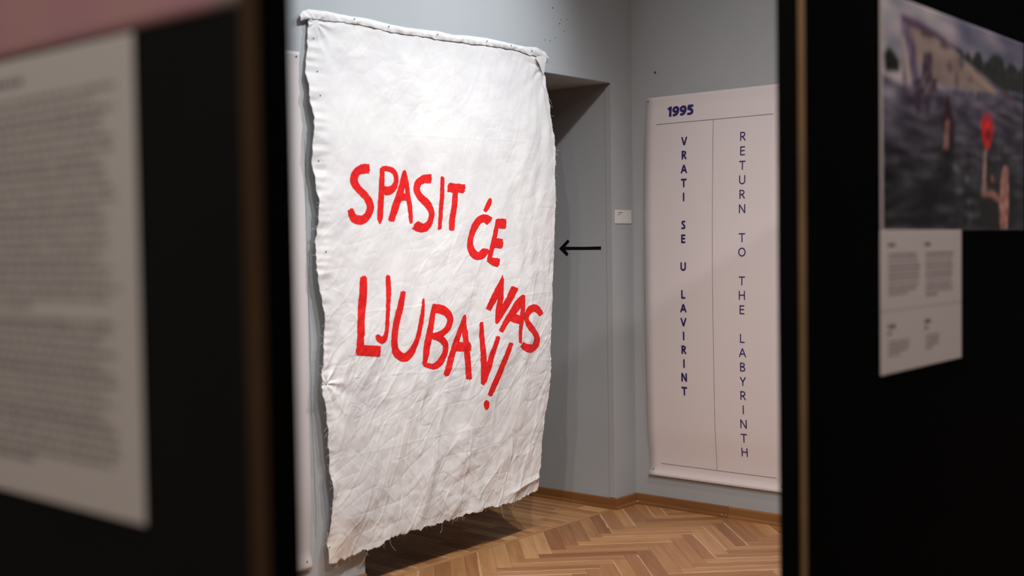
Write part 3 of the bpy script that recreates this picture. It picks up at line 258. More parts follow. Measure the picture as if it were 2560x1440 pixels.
# parquet: herringbone in the room, straight strips in the passage
w, LB = .0718, .478; S2 = math.sqrt(.5)
def clip(poly, xmin, xmax, ymin, ymax):
    for ax, lim, sg in ((0, xmin, 1), (0, xmax, -1), (1, ymin, 1), (1, ymax, -1)):
        out = []
        for i in range(len(poly)):
            p, q = poly[i], poly[(i+1) % len(poly)]; dp, dq = sg*(p[ax]-lim), sg*(q[ax]-lim)
            if dp >= 0: out.append(p)
            if dp*dq < 0:
                t = dp/(dp-dq); out.append((p[0]+t*(q[0]-p[0]), p[1]+t*(q[1]-p[1])))
        poly = out
        if not poly: return []
    return poly
def piece(poly, top=0.0, g=.0003, ch=.0008):
    """prism with chamfered top edge; poly CCW in local coordinates"""
    cx = sum(p[0] for p in poly)/len(poly); cy = sum(p[1] for p in poly)/len(poly)
    def inset(d): 
        n = len(poly); res = []
        for i in range(n):
            a, b, c = poly[i-1], poly[i], poly[(i+1) % n]
            def nn(p, q):
                l = math.hypot(q[0]-p[0], q[1]-p[1]) or 1; return (-(q[1]-p[1])/l, (q[0]-p[0])/l)
            n1, n2 = nn(a, b), nn(b, c); mx, my = n1[0]+n2[0], n1[1]+n2[1]; k = d/max(.35, (1+n1[0]*n2[0]+n1[1]*n2[1]))
            res.append((b[0]+mx*k, b[1]+my*k))
        return res
    n = len(poly); V = [(x, y, -.010) for x, y in inset(g)] + [(x, y, top-ch*.6) for x, y in inset(g)] + [(x, y, top) for x, y in inset(g+ch)]
    F = [tuple(range(2*n, 3*n))]
    for i in range(n):
        j = (i+1) % n; F += [(i, j, n+j, n+i), (n+i, n+j, 2*n+j, 2*n+i)]
    return V, F
pieces = []
for mm in range(-14, 16):
    for k in range(-90, 110):
        B = .763+k*w+LB*mm; A = .4455+2*LB*mm-B
        for kind, (a0, a1, b0, b1) in (('B', (A-w, A, B-LB, B)), ('A', (A-w, A-w+LB, B, B+w))):
            pts = [((a+b)*S2, (a-b)*S2) for a, b in ((a0, b1), (a1, b1), (a1, b0), (a0, b0))]
            c = (sum(p[0] for p in pts)/4, sum(p[1] for p in pts)/4)
            if not (-.4 < c[0] < RX+.4 and RY-.4 < c[1] < .4): continue
            full = all(0 <= p[0] <= RX and RY <= p[1] <= 0 for p in pts)
            cp = pts if full else clip(pts, .0006, RX, RY, -.001)
            if len(cp) < 3: continue
            ar = .5*abs(sum(cp[i][0]*cp[(i+1) % len(cp)][1]-cp[(i+1) % len(cp)][0]*cp[i][1] for i in range(len(cp))))
            if ar < .0004: continue
            pieces.append((math.hypot(c[0]-.85, (c[1]+.95)), kind, c, cp, full))
pieces.sort(key=lambda t: t[0])
ANG = {'A': math.pi/4, 'B': -math.pi/4}
def local(cp, c, ang):
    ca, sa = math.cos(-ang), math.sin(-ang)
    P = [((x-c[0])*ca-(y-c[1])*sa, (x-c[0])*sa+(y-c[1])*ca) for x, y in cp]
    if sum(P[i][0]*P[(i+1) % len(P)][1]-P[(i+1) % len(P)][0]*P[i][1] for i in range(len(P))) < 0: P = P[::-1]
    return P
shared = None; NEAR = 218
random.seed(11)
for d, kind, c, cp, full in pieces[:NEAR]:
    P = local(cp, c, ANG[kind])
    if full:
        if shared is None:
            V, F = piece(P); o = obj('parquet_block', V, F, M['oak'], fl); shared = o.data
        else:
            o = link(bpy.data.objects.new('parquet_block', shared)); o.parent = fl
    else:
        V, F = piece(P); o = obj('parquet_block', V, F, M['oak'], fl)
    o.location = (c[0], c[1], random.uniform(-.0004, .0003)); o.rotation_euler = (0, 0, ANG[kind]+(math.pi if random.random() < .5 else 0))
    if not full: o.rotation_euler = (0, 0, ANG[kind])
for kind in 'AB':
    V, F, R = [], [], []
    ca, sa = math.cos(-ANG[kind]), math.sin(-ANG[kind])
    for d, kd, c, cp, full in pieces[NEAR:]:
        if kd != kind: continue
        v, f = piece(local(cp, c, ANG[kind])); b = len(V); ox, oy = c[0]*ca-c[1]*sa, c[0]*sa+c[1]*ca
        V += [(x+ox, y+oy, z) for x, y, z in v]; F += [tuple(b+i for i in q) for q in f]; R += [random.random()]*len(f)
    o = obj('far_parquet', V, F, M['oak_far'] if 'oak_far' in M else M['oak'], fl, kind='stuff')
    o.rotation_euler = (0, 0, ANG[kind]); at = o.data.attributes.new('rnd', 'FLOAT', 'FACE'); at.data.foreach_set('value', R)
# passage strips
yy = NJ+.001; row = 0
while yy < JY-.001:
    y1 = min(yy+w, JY-.001); x1 = -.030; first = True
    while x1 > -TH:
        ln = random.choice((.16, .24, .33)) if first else LB*random.choice((1, 1, .75)); x0 = max(x1-ln, -TH); first = False
        if x1-x0 > .02:
            c = ((x0+x1)/2, (yy+y1)/2); hx, hy = (x1-x0)/2, (y1-yy)/2
            V, F = piece([(-hx, -hy), (hx, -hy), (hx, hy), (-hx, hy)]); o = obj('parquet_strip', V, F, M['oak'], fl); o.location = (c[0], c[1], random.uniform(-.0005, .0003))
        x1 = x0
    yy = y1; row += 1
V, F = piece([(-(JY-NJ)/2, -.0135), ((JY-NJ)/2, -.0135), ((JY-NJ)/2, .0135), (-(JY-NJ)/2, .0135)]); o = obj('threshold_strip', V, F, M['oak'], fl)
o.location = (-.0155, (JY+NJ)/2, .0008); o.rotation_euler = (0, 0, math.pi/2)

# ------------------------------------------------------------------ the cloth banner
def hsh(ix, iy, seed):
    h = (ix*374761393 + iy*668265263 + seed*974634777) & 0xffffffff
    h = ((h ^ (h >> 13))*1274126177) & 0xffffffff
    return ((h ^ (h >> 16)) & 0xffff)/65535.0
def noise(x, y, seed=0):
    x = np.asarray(x, float); y = np.asarray(y, float); ix = np.floor(x).astype(np.int64); iy = np.floor(y).astype(np.int64)
    fx, fy = x-ix, y-iy; ux = fx*fx*fx*(fx*(fx*6-15)+10); uy = fy*fy*fy*(fy*(fy*6-15)+10)
    def g(a, b, dx, dy):
        t = hsh(a, b, seed)*2*math.pi; return np.cos(t)*dx+np.sin(t)*dy
    n0 = g(ix, iy, fx, fy)*(1-ux)+g(ix+1, iy, fx-1, fy)*ux; n1 = g(ix, iy+1, fx, fy-1)*(1-ux)+g(ix+1, iy+1, fx-1, fy-1)*ux
    return (n0*(1-uy)+n1*uy)*1.5
def ridge(x, y, seed): return (1-np.abs(noise(x, y, seed))*1.6)
def sst(a, b, x): t = np.clip((x-a)/(b-a), 0, 1); return t*t*(3-2*t)
def dirn(y, z, deg, along, across, seed, f=noise):
    t = math.radians(deg); s = y*math.cos(t)+z*math.sin(t); c = -y*math.sin(t)+z*math.cos(t)
    return f(s/along, c/across, seed)
def facet(y, z, deg, sx, sy, amp, seed):
    """upper envelope of randomly tilted planes: flat facets that meet in sharp creases, like crumpled cotton"""
    t = math.radians(deg); s = (y*math.cos(t)+z*math.sin(t))/sx; c = (-y*math.sin(t)+z*math.cos(t))/sy
    ix = np.floor(s).astype(np.int64); iy = np.floor(c).astype(np.int64); best = np.full(s.shape, -9.0)
    for dx in (-2, -1, 0, 1, 2):
        for dy in (-2, -1, 0, 1, 2):
            a, b = ix+dx, iy+dy; px = a+.1+.8*hsh(a, b, seed); py = b+.1+.8*hsh(a, b, seed+500); qx, qy = s-px, c-py
            th = 6.283*hsh(a, b, seed+900)
            best = np.maximum(best, .55*hsh(a, b, seed+1300)+.35*(np.cos(th)*qx+np.sin(th)*qy)-.62*np.sqrt(qx*qx+qy*qy+.03))
    return amp*best*1.6
def cloth_x(y, z):
    y = np.asarray(y, float); z = np.asarray(z, float)
    base = .014+.034*sst(2.45, 1.9, z)
    wy = y+.05*noise(y*2.1, z*2.1, 51)+.004*noise(y*9, z*9, 52); wz = z+.05*noise(y*2.1, z*2.1, 53)+.004*noise(y*9, z*9, 54)
    tl = sst(1.5, .1, np.hypot(y+2.33, z-2.45)); tr = sst(-1.25, -.85, y)*sst(.6, 1.1, z); low = sst(1.9, .5, z); mid = 1-np.clip(tl+tr, 0, 1)
    d = .0065*dirn(wy, wz, 60, .75, .15, 1)*(.40+.5*low)*mid
    d += .0045*dirn(wy, wz, -50, .8, .14, 2)*tl
    d += .0115*dirn(wy, wz, 84, 1.2, .085, 3)*tr + .004*dirn(wy, wz, 66, .9, .06, 33)*tr
    mod = .55+.9*np.clip(.5+noise(y*1.9, z*1.9, 60), 0, 1)
    d += facet(wy, wz, 60, .34, .13, .0130, 4)*(.14+.70*low)*(1-.5*tr)
    d -= facet(wy, wz, 48, .24, .10, .0115, 44)*(.20+.60*low)*mod
    d += facet(wy, wz, 72, .16, .070, .0088, 5)*(.25+.60*low)*mod
    d -= facet(wy, wz, 112, .12, .060, .0068, 6)*(.30+.55*low)
    d += facet(wy, wz, 20, .075, .040, .0042, 7)*(.35+.50*low)*mod
    d -= facet(wy, wz, 80, .045, .022, .0018, 77)*(.4+.5*low)
    d += .0024*sst(.80, 1, dirn(wy, wz, 64, .75, .16, 40, ridge))*(.3+.8*low)
    d += .0022*sst(.84, 1, dirn(wy, wz, 56, .42, .10, 45, ridge))*(.15+.65*low)*mod
    d -= .0016*sst(.86, 1, dirn(wy, wz, 24, .26, .08, 46, ridge))*(.22+.50*low)
    d += .0014*sst(.86, 1, dirn(wy, wz, 124, .24, .09, 47, ridge))*(.25+.45*low)*mod
    d += .0009*sst(.88, 1, dirn(wy, wz, 80, .12, .045, 48, ridge))*(.3+.4*low)
    d += .0025*noise(y*5, z*4, 9) + .008*noise(y*1.3, z*1.1, 10)*sst(2.4, 1.8, z)
    # the lower right corner is folded under along a slanting crease
    fs = (z-.262-(y+1.18)*.20); fg = sst(-1.24, -1.12, y)*sst(.14, .02, np.abs(fs)); d += fg*(.009*np.exp(-np.abs(fs)/.012)+.30*np.minimum(fs, 0)*1.0)
    # pressed fold lines
    for z0, a, s in ((2.01, .0006, .02), (1.69, -.0009, -.01), (1.235, .0014, .025), (.92, .0012, -.02), (.62, .0010, .03)):
        zz = z-(z0+s*(y+1.5)+.006*noise(y*4, y*0+z0*9, 12)); d += a*np.exp(-np.abs(zz)/.004)*sst(.1, .5, .5+noise(y*2.2, y*0+z0*5, 13))
    # puckered left selvage, pinned at intervals
    le = sst(.10, 0, y+2.37); d += le*(.010*noise(y*2, z*6.3, 20)+.006*noise(y*6, z*15, 21)+.004*noise(y*9, z*37, 25)+.004)
    re = sst(.06, 0, -.755-y-.25*sst(.8, .2, z)*0); d += re*(.0035*noise(y*3, z*24, 22))
    be = sst(.50, .22, z); d += be*(.006*noise(y*9, z*6, 23)+.004*noise(y*22, z*12, 24))
    # tight rays from the two top corners and a pull at the pin low on the left edge
    for (py, pz, amp, fr) in ((-2.34, 2.44, .0035, 9), (-.80, 2.42, .0045, 11), (-2.36, .93, .0055, 8)):
        r = np.hypot(y-py, z-pz); a = np.arctan2(z-pz, y-py); d += amp*np.cos(a*fr+noise(r*6, a*2, 30)*1.5)*np.exp(-r/.16)*sst(.0, .03, r)
    return np.maximum(base+d, .004)
def resample(P, n):
    P = np.array(P, float); s = np.r_[0, np.cumsum(np.hypot(*np.diff(P, axis=0).T))]; t = np.linspace(0, s[-1], n)
    return np.stack([np.interp(t, s, P[:, 0]), np.interp(t, s, P[:, 1])], 1)
def ragged(C, amp, seed, fr=90):
    s = np.arange(len(C)); n = noise(s*fr/len(C), s*0+.5, seed)*amp+noise(s*fr*4/len(C), s*0+.5, seed+1)*amp*.5
    T = np.gradient(C, axis=0); T /= np.linalg.norm(T, axis=1)[:, None]+1e-9; k = np.sin(np.pi*np.linspace(0, 1, len(C)))[:, None]
    return C+np.stack([-T[:, 1], T[:, 0]], 1)*(n[:, None])*np.minimum(1, k*8)
NU, NV = 410, 590
top = resample(DATA['top'], NU); bot = ragged(resample(DATA['bottom'], NU), .007, 60, 60); lef = ragged(resample(DATA['left'], NV), .003, 62, 80); rig = ragged(resample(DATA['right'], NV), .003, 64, 120)
top[0] = lef[0]; top[-1] = rig[0]; bot[0] = lef[-1]; bot[-1] = rig[-1]
u = np.linspace(0, 1, NU)[None, :, None]; v = np.linspace(0, 1, NV)[:, None, None]
P = (1-v)*top[None]+v*bot[None]+(1-u)*lef[:, None]+u*rig[:, None] - ((1-u)*(1-v)*top[0]+u*(1-v)*top[-1]+(1-u)*v*bot[0]+u*v*bot[-1])
Y, Z = P[..., 0].ravel(), P[..., 1].ravel()
ban = empty('protest_banner', (0.02, -1.55, 2.47), 'white cotton bedsheet banner with red hand-painted slogan, pinned over the doorway', 'banner')
V = np.stack([cloth_x(Y, Z), Y, Z], 1); F = grid(NU, NV)[:, ::-1]
cl = put(fast('cloth', V, F, M['cloth']), ban)
md = cl.modifiers.new('thickness', 'SOLIDIFY'); md.thickness = .0012; md.offset = -1

def hem(name, C0, C1, n, m, lift, seed, wr, label=None):
    A0, A1 = resample(C0, n), ragged(resample(C1, n), .003, seed, 50); V = []
    for j in range(m+1):
        t = j/m; Q = A0*(1-t)+A1*t; y, z = Q[:, 0], Q[:, 1]
        s = np.arange(n)/n; q = math.sin(math.pi*min(1, .12+t*.88))
        V.append(np.stack([cloth_x(y, z)*(1-.5*(1-t))+lift*(.35+.65*q)+wr*noise(y*26+z*40*(seed % 2)+t*1.2, z*22+t*1.3, seed)*(.4+q), y, z], 1))
    o = put(fast(name, np.concatenate(V), grid(n, m+1)[:, ::-1], M['cloth'], label=label), ban)
    md = o.modifiers.new('thickness', 'SOLIDIFY'); md.thickness = .0015; md.offset = -1
    return o
hem('top_hem', DATA['htop'], DATA['hbot'], 420, 16, .011, 71, .0042)
R0 = DATA['right'][:len(DATA['rin'])+7]; hem('side_hem', [(y+.002, z) for y, z in DATA['right'][:21]], DATA['rin'], 330, 8, .007, 72, .0022)
# the turned flap of cloth hanging from the upper right corner
fl0 = DATA['flap']; cy = sum(p[0] for p in fl0)/8; cz = sum(p[1] for p in fl0)/8; xb = float(cloth_x(cy, cz))
V = [(xb+.016, cy, cz)]+[(xb+.008+.006*(i % 2), y, z) for i, (y, z) in enumerate(fl0)]
o = obj('corner_flap', V, [(0, i+1, (i+1) % 8+1) for i in range(8)], M['cloth'], None, True); put(o, ban)
md = o.modifiers.new('s', 'SUBSURF'); md.levels = 2; md.render_levels = 2

# red brush lettering lies on the cloth surface
def stroke(S, lift, seed):
    S = np.array(S, float)/10000; a, b = S[:, :2], S[:, 2:]
    cen = (a+b)/2; ln = np.r_[0, np.cumsum(np.hypot(*np.diff(cen, axis=0).T))]; n = max(8, int(ln[-1]/.0035)); t = np.linspace(0, ln[-1], n)
    I = lambda C: np.stack([np.interp(t, ln, C[:, 0]), np.interp(t, ln, C[:, 1])], 1)
    a, b = I(a), I(b)
    for _ in range(2):
        for q in (a, b): q[1:-1] = (q[:-2]+2*q[1:-1]+q[2:])/4
    wd = float(np.mean(np.hypot(*(a-b).T))); m = max(6, int(wd/.0038))
    s = np.arange(n)*.0035; D = (a-b)/(np.hypot(*(a-b).T)[:, None]+1e-6)
    a = a+D*(.0016*noise(s*60, s*0+.3, seed)+.0009*noise(s*230, s*0+.3, seed+1))[:, None]; b = b+D*(.0016*noise(s*60, s*0+.7, seed+2)+.0009*noise(s*230, s*0+.7, seed+3))[:, None]
    k = np.linspace(0, 1, m+1)[None, :, None]; G = a[:, None]*(1-k)+b[:, None]*k
    # bristle ends: the first and last rows run unevenly
    T0, T1 = (G[0]-G[min(3, n-1)]), (G[-1]-G[max(0, n-4)]); e = np.linspace(0, 1, m+1)
    j0 = (.5*np.sin(np.pi*e)+.55*noise(e*m*.8, e*0+.5, seed+4))[:, None]; j1 = (.5*np.sin(np.pi*e)+.55*noise(e*m*.8, e*0+.5, seed+5))[:, None]
    G[0] += T0*j0*.8; G[-1] += T1*j1*.8
    G[1] = (G[0]+G[2])/2; G[-2] = (G[-1]+G[-3])/2
    y, z = G[..., 0].ravel(), G[..., 1].ravel()
    return np.stack([cloth_x(y, z)+lift, y, z], 1), grid(m+1, n)
seed = 100
for ch, SS in DATA['letters']:
    V, F, b = [], [], 0
    for k, S in enumerate(SS):
        v_, f_ = stroke(S, .0009+.0003*k, seed); seed += 7; V.append(v_); F.append(f_+b); b += len(v_)
    V = np.concatenate(V); F = np.concatenate(F)
    o = put(fast('exclamation_mark' if ch == '!' else 'painted_letter', V, F, M['red']), ban)
# make every painted face look into the room
for o in list(ban.children):
    if o.name.startswith(('painted', 'exclam')):
        me = o.data; nrm = np.zeros(len(me.polygons)*3, np.float32); me.polygons.foreach_get('normal', nrm)
        if nrm.reshape(-1, 3)[:, 0].mean() < 0: me.flip_normals()

def disc(c, r, n, axis, h=.0012):
    """small domed pin head; axis 0: faces +x, axis 1: faces -y"""
    V = []; 
    for rr, hh in ((r, 0), (r*.95, h*.6), (r*.55, h)):
        for i in range(n):
            a = 2*math.pi*i/n; p, q = rr*math.cos(a), rr*math.sin(a)
            V.append((c[0]+hh, c[1]+p, c[2]+q) if axis == 0 else (c[0]+p, c[1]-hh, c[2]+q))
    F = [(j*n+i, j*n+(i+1) % n, (j+1)*n+(i+1) % n, (j+1)*n+i) for j in range(2) for i in range(n)]+[tuple(range(2*n, 3*n))]
    if axis == 1: F = [f for f in F]
    return V, F
for i, (y, z) in enumerate(DATA['pins']):
    x = float(cloth_x(y, z))+(.012 if i >= 7 else .0015)
    put(obj('pin', *disc((x, y, z), .0032, 8, 0), M['pin']), ban)

# loose threads along the torn edges
def tube(pts, r, n=5):
    pts = [Vector(p) for p in pts]; V, F = [], []
    for i, p in enumerate(pts):
        t = (pts[min(i+1, len(pts)-1)]-pts[max(i-1, 0)]).normalized(); a = t.orthogonal().normalized(); b = t.cross(a)
        for k in range(n): V.append(p+(a*math.cos(6.283*k/n)+b*math.sin(6.283*k/n))*r)
    for i in range(len(pts)-1):
        for k in range(n): F.append((i*n+k, i*n+(k+1) % n, (i+1)*n+(k+1) % n, (i+1)*n+k))
    return V, F
random.seed(21); V, F = [], []
def addthread(y, z, dy, dz, ln, r=.00045):
    x = float(cloth_x(y, z))+.001; pts = []; a = math.atan2(dz, dy)
    for k in range(9):
        pts.append((x+random.uniform(-.001, .001), y, z)); a += random.uniform(-.45, .45); y += math.cos(a)*ln/8; z += math.sin(a)*ln/8
    v_, f_ = tube(pts, r, 4); b = len(V); V.extend(v_); F.extend([tuple(b+i for i in q) for q in f_])
for _ in range(24):
    k = random.randrange(10, NU-6); p = bot[k]; addthread(p[0], p[1]+.003, random.uniform(-.5, .5), -1, random.uniform(.008, .03), .00032)
for k in (62, 66, 104, 205, 322): p = bot[k]; addthread(p[0], p[1]+.003, random.uniform(-.2, .2), -1, random.uniform(.04, .08), .0005)
for _ in range(34): p = lef[random.randrange(200, NV-5)]; addthread(p[0]+.002, p[1], -1, random.uniform(-.6, .6), random.uniform(.01, .035))
for _ in range(16): p = rig[random.randrange(5, 250)]; addthread(p[0]-.002, p[1], 1, random.uniform(-1.5, .3), random.uniform(.008, .04))
for _ in range(40):
    y, z = random.gauss(-2.22, .05), random.gauss(.93, .06); addthread(y, z, 1, random.uniform(-1, 1), random.uniform(.02, .06), .0004)
for (y, z) in ((-2.13, .74), (-2.10, .70), (-2.12, .80), (-2.16, .345)): addthread(y, z, random.uniform(-1, 1), -1, .08, .0004)
put(obj('loose_threads', V, F, M['cloth'], kind='stuff'), ban)

# ------------------------------------------------------------------ arrow and card on the wall
V, F = [], []
for k, pl in enumerate(DATA['arrow']):
    n = len(pl); yy = JY-.0012-.0002*k; b = len(V); V += [(x, yy, z) for x, z in pl]+[(x, JY-.0001, z) for x, z in pl]
    F += [tuple(range(b, b+n))]+[(b+i, b+(i+1) % n, b+n+(i+1) % n, b+n+i) for i in range(n)]
tag(obj('arrow_sign', V, F, M['arrow']), 'black arrow pointing left, stuck on the grey side of the doorway', 'arrow')
wc = empty('caption_card', (0, -.105, 1.656), 'small white caption card with two tiny printed lines, on the wall strip beside the corner', 'card')
put(boxobj('card_body', [(.0005, .005, -.183, -.026, 1.611, 1.687)], M['card'], bevel=.0006), wc)
tx = [(-.158, -.112, 1.6695, 1.6745), (-.158, -.140, 1.659, 1.6635)]; V, F = [], []; random.seed(5)
for y0, y1, z0, z1 in tx:
    y = y0
    while y < y1-.002:
        ww = random.uniform(.0028, .0042); v_, f_ = boxes((.005, .0053, y, min(y+ww, y1), z0+random.uniform(0, .001), z1)); b = len(V); V += v_; F += [tuple(b+i for i in q) for q in f_]; y += ww+.0012
put(obj('printed_text', V, F, M['greytext'], kind='stuff'), wc)

# ------------------------------------------------------------------ poster on the right wall
def bulge(z):
    z = np.asarray(z, float); t = np.clip((z-.21)/(2.29-.21), 0, 1)
    return .0045+.030*np.sin(np.pi*np.clip(t*1.02, 0, 1))**.6*sst(0, .12, t)+.020*sst(.225, .165, z)
def poster_sheet(name, s0, s1, z0, z1, axis, parent, edge=None):
    nu, nv = 16, 140; U, Zz = np.meshgrid(np.linspace(s0, s1, nu), np.linspace(z1, z0, nv)); b = bulge(Zz)+.002*noise(U*3, Zz*2, 77)
    if axis == 1: V = np.stack([U, -b, Zz], -1).reshape(-1, 3)
    else: V = np.stack([b*.6, U, Zz], -1).reshape(-1, 3)
    F = grid(nu, nv); F = F[:, ::-1]
    if axis == 0: F = F
    o = put(fast(name, V, F, M['paper']), parent); md = o.modifiers.new('t', 'SOLIDIFY'); md.thickness = .0006; md.offset = -1
    return o
po = empty('timeline_poster', (.5, 0, 1.25), 'tall white 1995 poster with vertical violet lettering, on the wall right of the corner', 'poster', )
poster_sheet('sheet', .098, .945, .180, 2.316, 1, po)
def surf(x, z): return -(float(bulge(z))+.0024+float(.002*noise(x*3, z*2, 77)))
def arc(cx_, cy_, rx_, ry_, a0, a1, n=12): return [(cx_+rx_*math.cos(math.radians(a0+(a1-a0)*i/n)), cy_+ry_*math.sin(math.radians(a0+(a1-a0)*i/n))) for i in range(n+1)]
def glyph_strokes(ch, t):
    """centre lines in a box one unit high; t is the stroke width; returns (strokes, width)"""
    h = t/2; T, Bm = 1-h, h
    if ch == 'I': return [[(h, 0), (h, 1)]], t
    if ch == 'L': return [[(h, 0), (h, 1)], [(h, Bm), (.54, Bm)]], .54
    if ch == 'T': return [[(0, T), (.74, T)], [(.37, 0), (.37, 1)]], .74
    if ch == 'E': return [[(h, 0), (h, 1)], [(h, T), (.56, T)], [(h, .52), (.53, .52)], [(h, Bm), (.56, Bm)]], .56
    if ch == 'H': return [[(h, 0), (h, 1)], [(.72-h, 0), (.72-h, 1)], [(h, .52), (.72-h, .52)]], .72
    if ch == 'N': return [[(h, 0), (h, 1)], [(.74-h, 0), (.74-h, 1)], [(h, 1), (.74-h, 0)]], .74
    if ch == 'V': return [[(h, 1), (.41, .03)], [(.82-h, 1), (.41, .03)]], .82
    if ch == 'Y': return [[(h*.9, 1), (.37, .44)], [(.74-h*.9, 1), (.37, .44)], [(.37, 0), (.37, .48)]], .74
    if ch == 'A': return [[(h*.9, 0), (.43, 1)], [(.86-h*.9, 0), (.43, 1)], [(.2, .35), (.66, .35)]], .86
    if ch == 'U': return [[(h, 1), (h, .36)]+arc(.36, .36, .36-h, .36-h, 180, 360)+[(.72-h, .36), (.72-h, 1)]], .72
    if ch == 'O': return [arc(.43, .5, .43-h, .5-h, 0, 360, 32)], .86
    if ch == 'R': return [[(h, 0), (h, 1)], [(h, T), (.28, T)]+arc(.30, .725, .29-h, T-.725, 90, -90)+[(.28, .45), (h, .45)], [(.30, .46), (.62-h*.3, 0)]], .62
    if ch == 'B': return [[(h, 0), (h, 1)], [(h, T), (.28, T)]+arc(.30, .76, .27-h, T-.76, 90, -90)+[(.28, .535), (h, .535)], [(h, .535), (.30, .535)]+arc(.30, .275, .32-h, .275-h, 90, -90)+[(h, Bm)]], .62
    if ch == 'S': return [[(.52, T-.03)]+arc(.31, .74, .28-h, T-.74, 60, 235, 10)+[(.30, .51)]+arc(.27, .26, .29-h, .27-h, 62, -125, 12)+[(.02, .06+h*.4)]], .56
    if ch == '1': return [[(.40-h, 0), (.40-h, 1)], [(.04, .74), (.40-h*.8, .93)]], .42
    if ch == '9': return [arc(.32, .66, .32-h, .34-h, 0, 360, 24), [(.64-h, .66)]+arc(.20, .55, .44-h, .55-h, 8, -75, 12)+[(.06, h)]], .64
    if ch == '5': return [[(.56, T), (h+.05, T)], [(h+.05, 1), (h+.02, .50)], [(h+.02, .56), (.28, .60)]+arc(.27, .33, .32-h, .30-h*.6, 88, -95, 14)+[(.03, h*.9)]], .60
def glyph(ch, h, t, cxz, parent, wfac=1.0, name='letter'):
    SS, wd = glyph_strokes(ch, t); V, F = [], []
    for S in SS:
        S = [p for k, p in enumerate(S) if k == 0 or math.dist(p, S[k-1]) > 1e-4]
        S = np.array(S, float); n = len(S); closed = np.hypot(*(S[0]-S[-1])) < 1e-6; b = len(V)
        if n == 2: S = np.stack([S[0]+(S[1]-S[0])*k/4 for k in range(5)]); n = 5
        for i in range(n):
            a_ = S[i]-S[i-1] if i else (S[0]-S[-2] if closed else S[1]-S[0]); c_ = S[i+1]-S[i] if i < n-1 else (S[1]-S[0] if closed else S[-1]-S[-2])
            a_ = a_/(np.hypot(*a_)+1e-9); c_ = c_/(np.hypot(*c_)+1e-9); m_ = a_+c_; m_ /= np.hypot(*m_)+1e-9; k = 1/max(.6, float(m_@c_)); nn = np.array([-m_[1], m_[0]])*t/2*k
            for q in (S[i]-nn, S[i]+nn):
                x = (q[0]-wd/2)*h*wfac+cxz[0]; z = (min(1.0, max(0.0, q[1]))-.5)*h+cxz[1]; V.append((x, surf(x, z), z))
        F += [(b+2*i, b+2*i+2, b+2*i+3, b+2*i+1) for i in range(n-1)]
    return put(obj(name, V, F, M['ink']), parent)
def column(txt, c, h, t, wf):
    z0 = (c[0][1]+c[1][1])/2; z1 = (c[2][1]+c[3][1])/2; n = len(txt)-1
    for i, ch in enumerate(txt):
        if ch != ' ': k = i/n; glyph(ch, h, t, (c[0][0]*(1-k)+c[2][0]*k, z0*(1-k)+z1*k), po, wf)
column('VRATI SE U LAVIRINT', DATA['c1'], .047, .195, 1.05)
column('RETURN TO THE LABYRINTH', DATA['c2'], .047, .12, 1.08)
x0, x1 = DATA['1995'][0][0], DATA['1995'][1][0]; xx = x0
for ch, wd in zip('1995', (.42, .64, .64, .60)):
    s_ = (x1-x0)/(2.30+.12); glyph(ch, .056, .235, (xx+wd*s_/2, 2.2265), po, s_/.056, 'digit'); xx += (wd+.04)*s_
def rule(p, q, wd):
    n = 40; V = []; d = Vector((q[0]-p[0], q[1]-p[1])); nn = Vector((-d.y, d.x)).normalized()*wd/2
    for i in range(n+1):
        t = i/n; x, z = p[0]+d.x*t, p[1]+d.y*t; yy = surf(x, z)
        V += [(x-nn.x, yy, z-nn.y), (x+nn.x, yy, z+nn.y)]
    put(obj('rule_line', V, [(2*i, 2*i+1, 2*i+3, 2*i+2) for i in range(n)], M['ink_line']), po)
Ln = DATA['lines']; rule((Ln[0][0], 2.1615), (Ln[1][0], 2.1615), .002); rule((Ln[2][0], .2502), (Ln[3][0], .2502), .002); rule((.540, 2.1615), (.540, .2502), .002)
for x, z in ((.114, 2.295), (.125, .212), (.93, .21), (.93, 2.295)):
    put(obj('pin', *disc((x, surf(x, z), z), .0035, 8, 1), M['pin']), po)
p2 = empty('timeline_poster', (0, -2.85, 1.25), 'pinkish white poster edge left of the banner, mostly hidden by the black panel', 'poster')
poster_sheet('sheet', -3.25, -2.414, .150, 2.312, 0, p2)
for y, z in ((-2.432, 2.292), (-2.44, .185)): put(obj('pin', *disc((float(bulge(z))*.6+.002, y, z), .0035, 8, 0), M['pin']), p2)

# ------------------------------------------------------------------ the two free-standing display panels
def srgb(c): c = np.asarray(c, float)/255; return np.where(c <= .04045, c/12.92, ((c+.055)/1.055)**2.4)
def printed(name, img, P0, U, Vv, mat_rough, parent, thick=.0012, nrm=(0, 0, 0)):
    """flat print: one colour per small cell; P0 top-left, U along, Vv down"""
    H, W_ = img.shape[:2]; uu, vv = np.meshgrid(np.linspace(0, 1, W_), np.linspace(0, 1, H))
    V = np.array(P0)[None]+uu.reshape(-1, 1)*np.array(U)[None]+vv.reshape(-1, 1)*np.array(Vv)[None]
    mt, nt, p = newmat(name+'_print'); at = N(nt, 'ShaderNodeAttribute', attribute_name='ink'); nt.links.new(at.outputs['Color'], p.inputs['Base Color']); p.inputs['Roughness'].default_value = mat_rough; p.inputs['Specular IOR Level'].default_value = .15
    o = put(fast(name, V, grid(W_, H)[:, ::-1], mt, smooth=False), parent)
    a = o.data.color_attributes.new('ink', 'FLOAT_COLOR', 'POINT'); c = np.ones((H*W_, 4), np.float32); c[:, :3] = srgb(img).reshape(-1, 3); a.data.foreach_set('color', c.ravel())
    md = o.modifiers.new('t', 'SOLIDIFY'); md.thickness = thick; md.offset = -1
    return o
